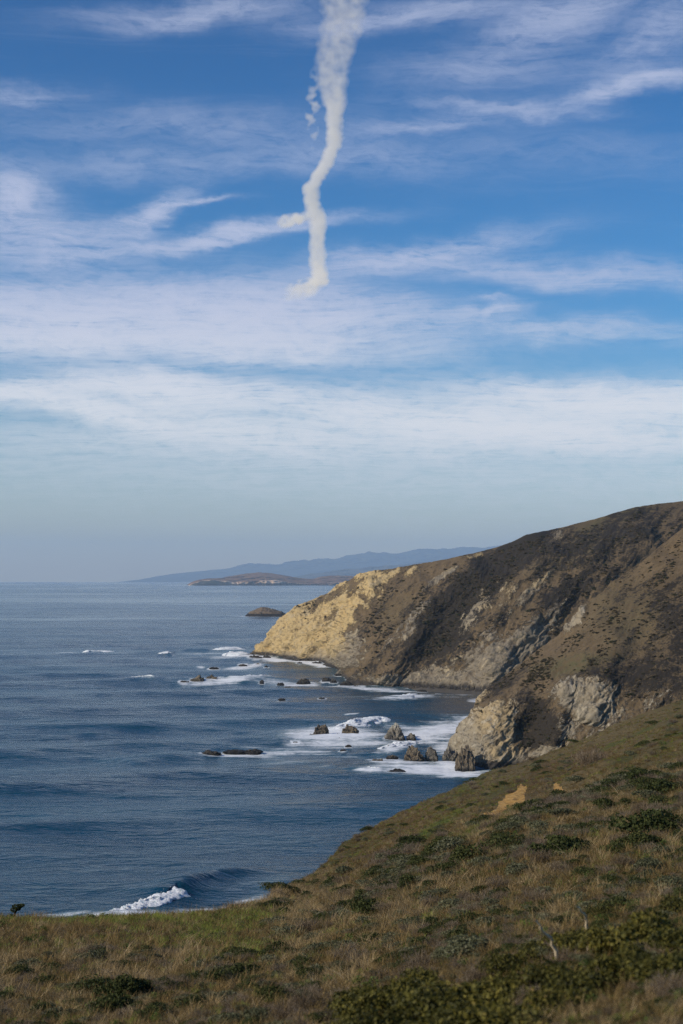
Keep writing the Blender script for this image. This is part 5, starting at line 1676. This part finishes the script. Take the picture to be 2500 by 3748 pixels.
def make_ground_cover():
    # dry and rusty grass
    x, y, r = sample_slope(330000, 31, 1.1)
    st = strip(x, y); g = green_map(x, y)
    fine = fbm(x / 38, y / 22, 0, 3, seed=640)
    sa, sb = scar_map(x, y)
    scar = (sa > 0.55)
    bare = scar | near_shrub(x, y)
    Yd = hill_dist(x, y)
    far = sstep(Yd, 85, 115)
    lay = (y > 3350) & (y < 3470) & (x < 1000)
    dry_w = sstep(0.25 * lay + 0.8 * fine - 2.0 * st + 0.05 * (1 - far), -0.14, 0.24) * (1 - 0.75 * np.clip(g, 0, 1))
    u = r.uniform(0, 1, len(x))
    dry = ~bare & (u < dry_w * (0.52 - 0.34 * far))
    rust = ~scar & (~bare | (r.uniform(0, 1, len(x)) < 0.55)) & ~dry & (r.uniform(0, 1, len(x)) < 0.5 * (1 - 0.85 * np.clip(g, 0, 1)))
    grn = ~bare & ~dry & ~rust & (r.uniform(0, 1, len(x)) < np.clip(0.15 + g * 1.3 * (0.25 + 0.9 * sstep(fbm(x / 55, y / 16, 0, 3, seed=648), -0.12, 0.2)) + 0.5 * sstep(fine, -0.10, 0.22) + 0.10 * far, 0, 1))
    protos = [tuft(40 + k, 36, 0.33, 0.15, 0.011, 0.30, 0.9, M_DRY, 'tuft', 0.25) for k in range(4)] + [tuft(50 + k, 20, 0.55, 0.20, 0.012, 0.95, 0.9, M_DRY, 'tuft') for k in range(3)]
    P, Yq, rot, s = place(x[dry], y[dry], r, 0.55, 1.25)
    shelf = (y[dry] > 3340) & (x[dry] < 1000) & (y[dry] < 3480 + 90 * fbm(x[dry] / 120, 0, 0, 2, seed=3))
    s = s * np.where(Yq > 90, 0.75, 1.0) * np.where(shelf, 0.62, 1.0)
    idx = np.where(shelf & (r.uniform(0, 1, len(s)) < 0.7), r.integers(4, 7, len(s)), r.integers(0, 7, len(s)))
    z = s * r.uniform(0.7, 1.2, len(s)) * np.where(shelf, 0.55, 1)
    scatter('dry_grass', P, rot, np.stack([s, s, z], 1), idx, protos, 'pale dry grass tufts over the whole slope')
    protos = [tuft(60 + k, 42, 0.26, 0.16, 0.012, 0.5, 0.9, M_RUST, 'tuft') for k in range(4)]
    P, Yq, rot, s = place(x[rust], y[rust], r, 0.6, 1.4)
    s = s * np.where(Yq > 90, 0.9, 1.0)
    scatter('rusty_grass', P, rot, np.stack([s, s, s], 1), r.integers(0, 4, len(s)), protos, 'short rusty brown dead grass between the tufts')
    protos = [tuft(70 + k, 46, 0.17, 0.17, 0.012, 0.5, 0.8, M_GREEN, 'tuft') for k in range(4)]
    P, Yq, rot, s = place(x[grn], y[grn], r, 0.6, 1.3)
    s = s
    scatter('green_grass', P, rot, np.stack([s, s, s], 1), r.integers(0, 4, len(s)), protos, 'fresh green grass on the shelf and in the hollows')
    print('tufts', dry.sum(), rust.sum(), grn.sum())
    # low leafy ground cover: sage and dark mats filling the strips
    x, y, r = sample_slope(52000, 37, 0.55)
    st = strip(x, y); sa, sb = scar_map(x, y)
    sel = (sa < 0.3) & (r.uniform(0, 1, len(x)) < 0.05 + 0.62 * sstep(st, 0.02, 0.25)) & ~((x < 1000) & (y < 3490)) & ((hill_dist(x, y) < 92) | (r.uniform(0, 1, len(x)) < 0.22))
    x, y = x[sel], y[sel]
    P, Yq, rot, s = place(x, y, r, 0.16, 0.42, 0.1)
    protos = []
    for k in range(3):
        for kd in ('sage', 'dark', 'twig'):
            src = KIND[kd][k]
            protos.append(bpy.data.objects.new('mat', src[0] if kd != 'twig' else src[1]))
    kk = r.choice(9, len(s), p=np.array([0.10, 0.11, 0.125] * 3) / 1.005)
    s = r.uniform(18, 62, len(s)) / FPX * Yq * np.where(Yq > 90, 0.45, 1.0)
    scatter('low_scrub', P, rot, np.stack([s * 1.25, s, s * 0.85], 1), kk, protos, 'low mats of scrub running in strips across the slope')
    # bright herbs
    x, y, r = sample_slope(5200, 41, 0.6)
    sel = r.uniform(0, 1, len(x)) < 0.35
    x, y = x[sel], y[sel]
    P, Yq, rot, s = place(x, y, r, 0.12, 0.26, 0.1)
    protos = []
    for k in range(3):
        Q, nn, sz, rr = shrub_leaves(990 + k, 170, 0.10, 5, 0.7, shell=0.5)
        V, F = leaf_quads(Q, nn, sz, rr, 0.6)
        protos.append(bpy.data.objects.new('herb', mk_mesh('herb', V, F, M_HERB, False)))
    scatter('green_herbs', P, rot, np.stack([s, s, s], 1), r.integers(0, 3, len(s)), protos, 'small bright green herbs dotted among the dry grass')
    # fringe of dead grass along the brow of the shelf
    r = np.random.default_rng(43)
    x = np.concatenate([r.uniform(0, 1080, 260), r.normal(1000, 60, 120), r.normal(850, 60, 90), r.normal(460, 40, 60)])
    x = x[(x > 0) & (x < 1090)]
    y = sil(x) + r.uniform(0, 6, len(x))
    P, Yq, rot, s = place(x, y, r, 0.35, 0.85, 0.3)
    protos = [tuft(80 + k, 18, 0.40, 0.22, 0.012, 0.9, 1.1, M_DRY, 'fringe') for k in range(3)] + [tuft(84 + k, 22, 0.36, 0.25, 0.012, 1.0, 0.9, M_TWIG, 'fringe') for k in range(2)]
    scatter('brow_grass', P, rot, np.stack([s, s, s * 0.8], 1), r.integers(0, 5, len(s)), protos, 'ragged dead grass along the brow above the breaker')


make_ground_cover()


# ------------------------------------------------------------------ scrub on the headlands
def make_scrub(name, H_, n, smin, smax, seed, label, power, ylo):
    G, px, py, rock, veg = H_
    r = np.random.default_rng(seed)
    nr, nc = rock.shape
    i = r.integers(6, nr - 36, n); j = r.integers(0, nc - 1, n)
    p = G[i, j]
    cl = fbm((px[i, j] + py[i, j]) / 70.0, (px[i, j] - py[i, j]) / 200.0, 0, 4, seed=seed + 5)
    w = np.clip(0.10 + 1.6 * cl + 0.9 * np.clip(veg[i, j] - 0.2, 0, 0.7) - 0.75 * np.clip(rock[i, j], -0.2, 1), 0, 1) * (p[:, 2] > ylo)
    k = r.uniform(0, 1, n) < w
    p = p[k]
    m = len(p)
    s = (smin + (smax - smin) * r.uniform(0, 1, m) ** power) * (0.8 + 0.6 * np.clip(cl[k], 0, 1))
    protos = []
    for q in range(4):
        Q, nn, sz, rr = shrub_leaves(1200 + q + seed, 260, 0.15, 7, 0.62, shell=0.55)
        V, F = leaf_quads(Q, nn, sz, rr, 0.7)
        protos.append(bpy.data.objects.new('scrub', mk_mesh('scrub', V, F, (M_SCRUB, M_SCRUB, M_SCRUB2, M_SCRUB3)[q], False)))
    rot = np.stack([r.normal(0, 0.15, m), r.normal(0, 0.15, m), r.uniform(0, 6.283, m)], 1)
    scatter(name, p - np.array([0, 0, 0.1]), rot, np.stack([s * r.uniform(0.8, 1.4, m), s, s * r.uniform(0.8, 1.35, m)], 1), r.integers(0, 4, m), protos, label)
    print(name, m)


M_SCRUB = leaf_material('headland_scrub_leaf', [(0.0, (0.030, 0.024, 0.013)), (0.6, (0.07, 0.056, 0.031)), (1.0, (0.14, 0.11, 0.06))], 0.15)
M_SCRUB2 = leaf_material('headland_scrub_leaf_green', [(0.0, (0.022, 0.026, 0.012)), (0.6, (0.055, 0.055, 0.026)), (1.0, (0.09, 0.085, 0.045))], 0.15)
M_SCRUB3 = leaf_material('headland_scrub_leaf_tan', [(0.0, (0.06, 0.046, 0.028)), (0.6, (0.12, 0.092, 0.055)), (1.0, (0.19, 0.15, 0.095))], 0.15)
make_scrub('headland_scrub', HB, 26000, 0.16, 1.1, 71, 'low dark scrub dotted over the middle headland', 4.0, 6.0)
make_scrub('far_headland_scrub', HC, 34000, 0.3, 1.8, 72, 'low dark scrub dotted over the far headland', 4.0, 6.0)
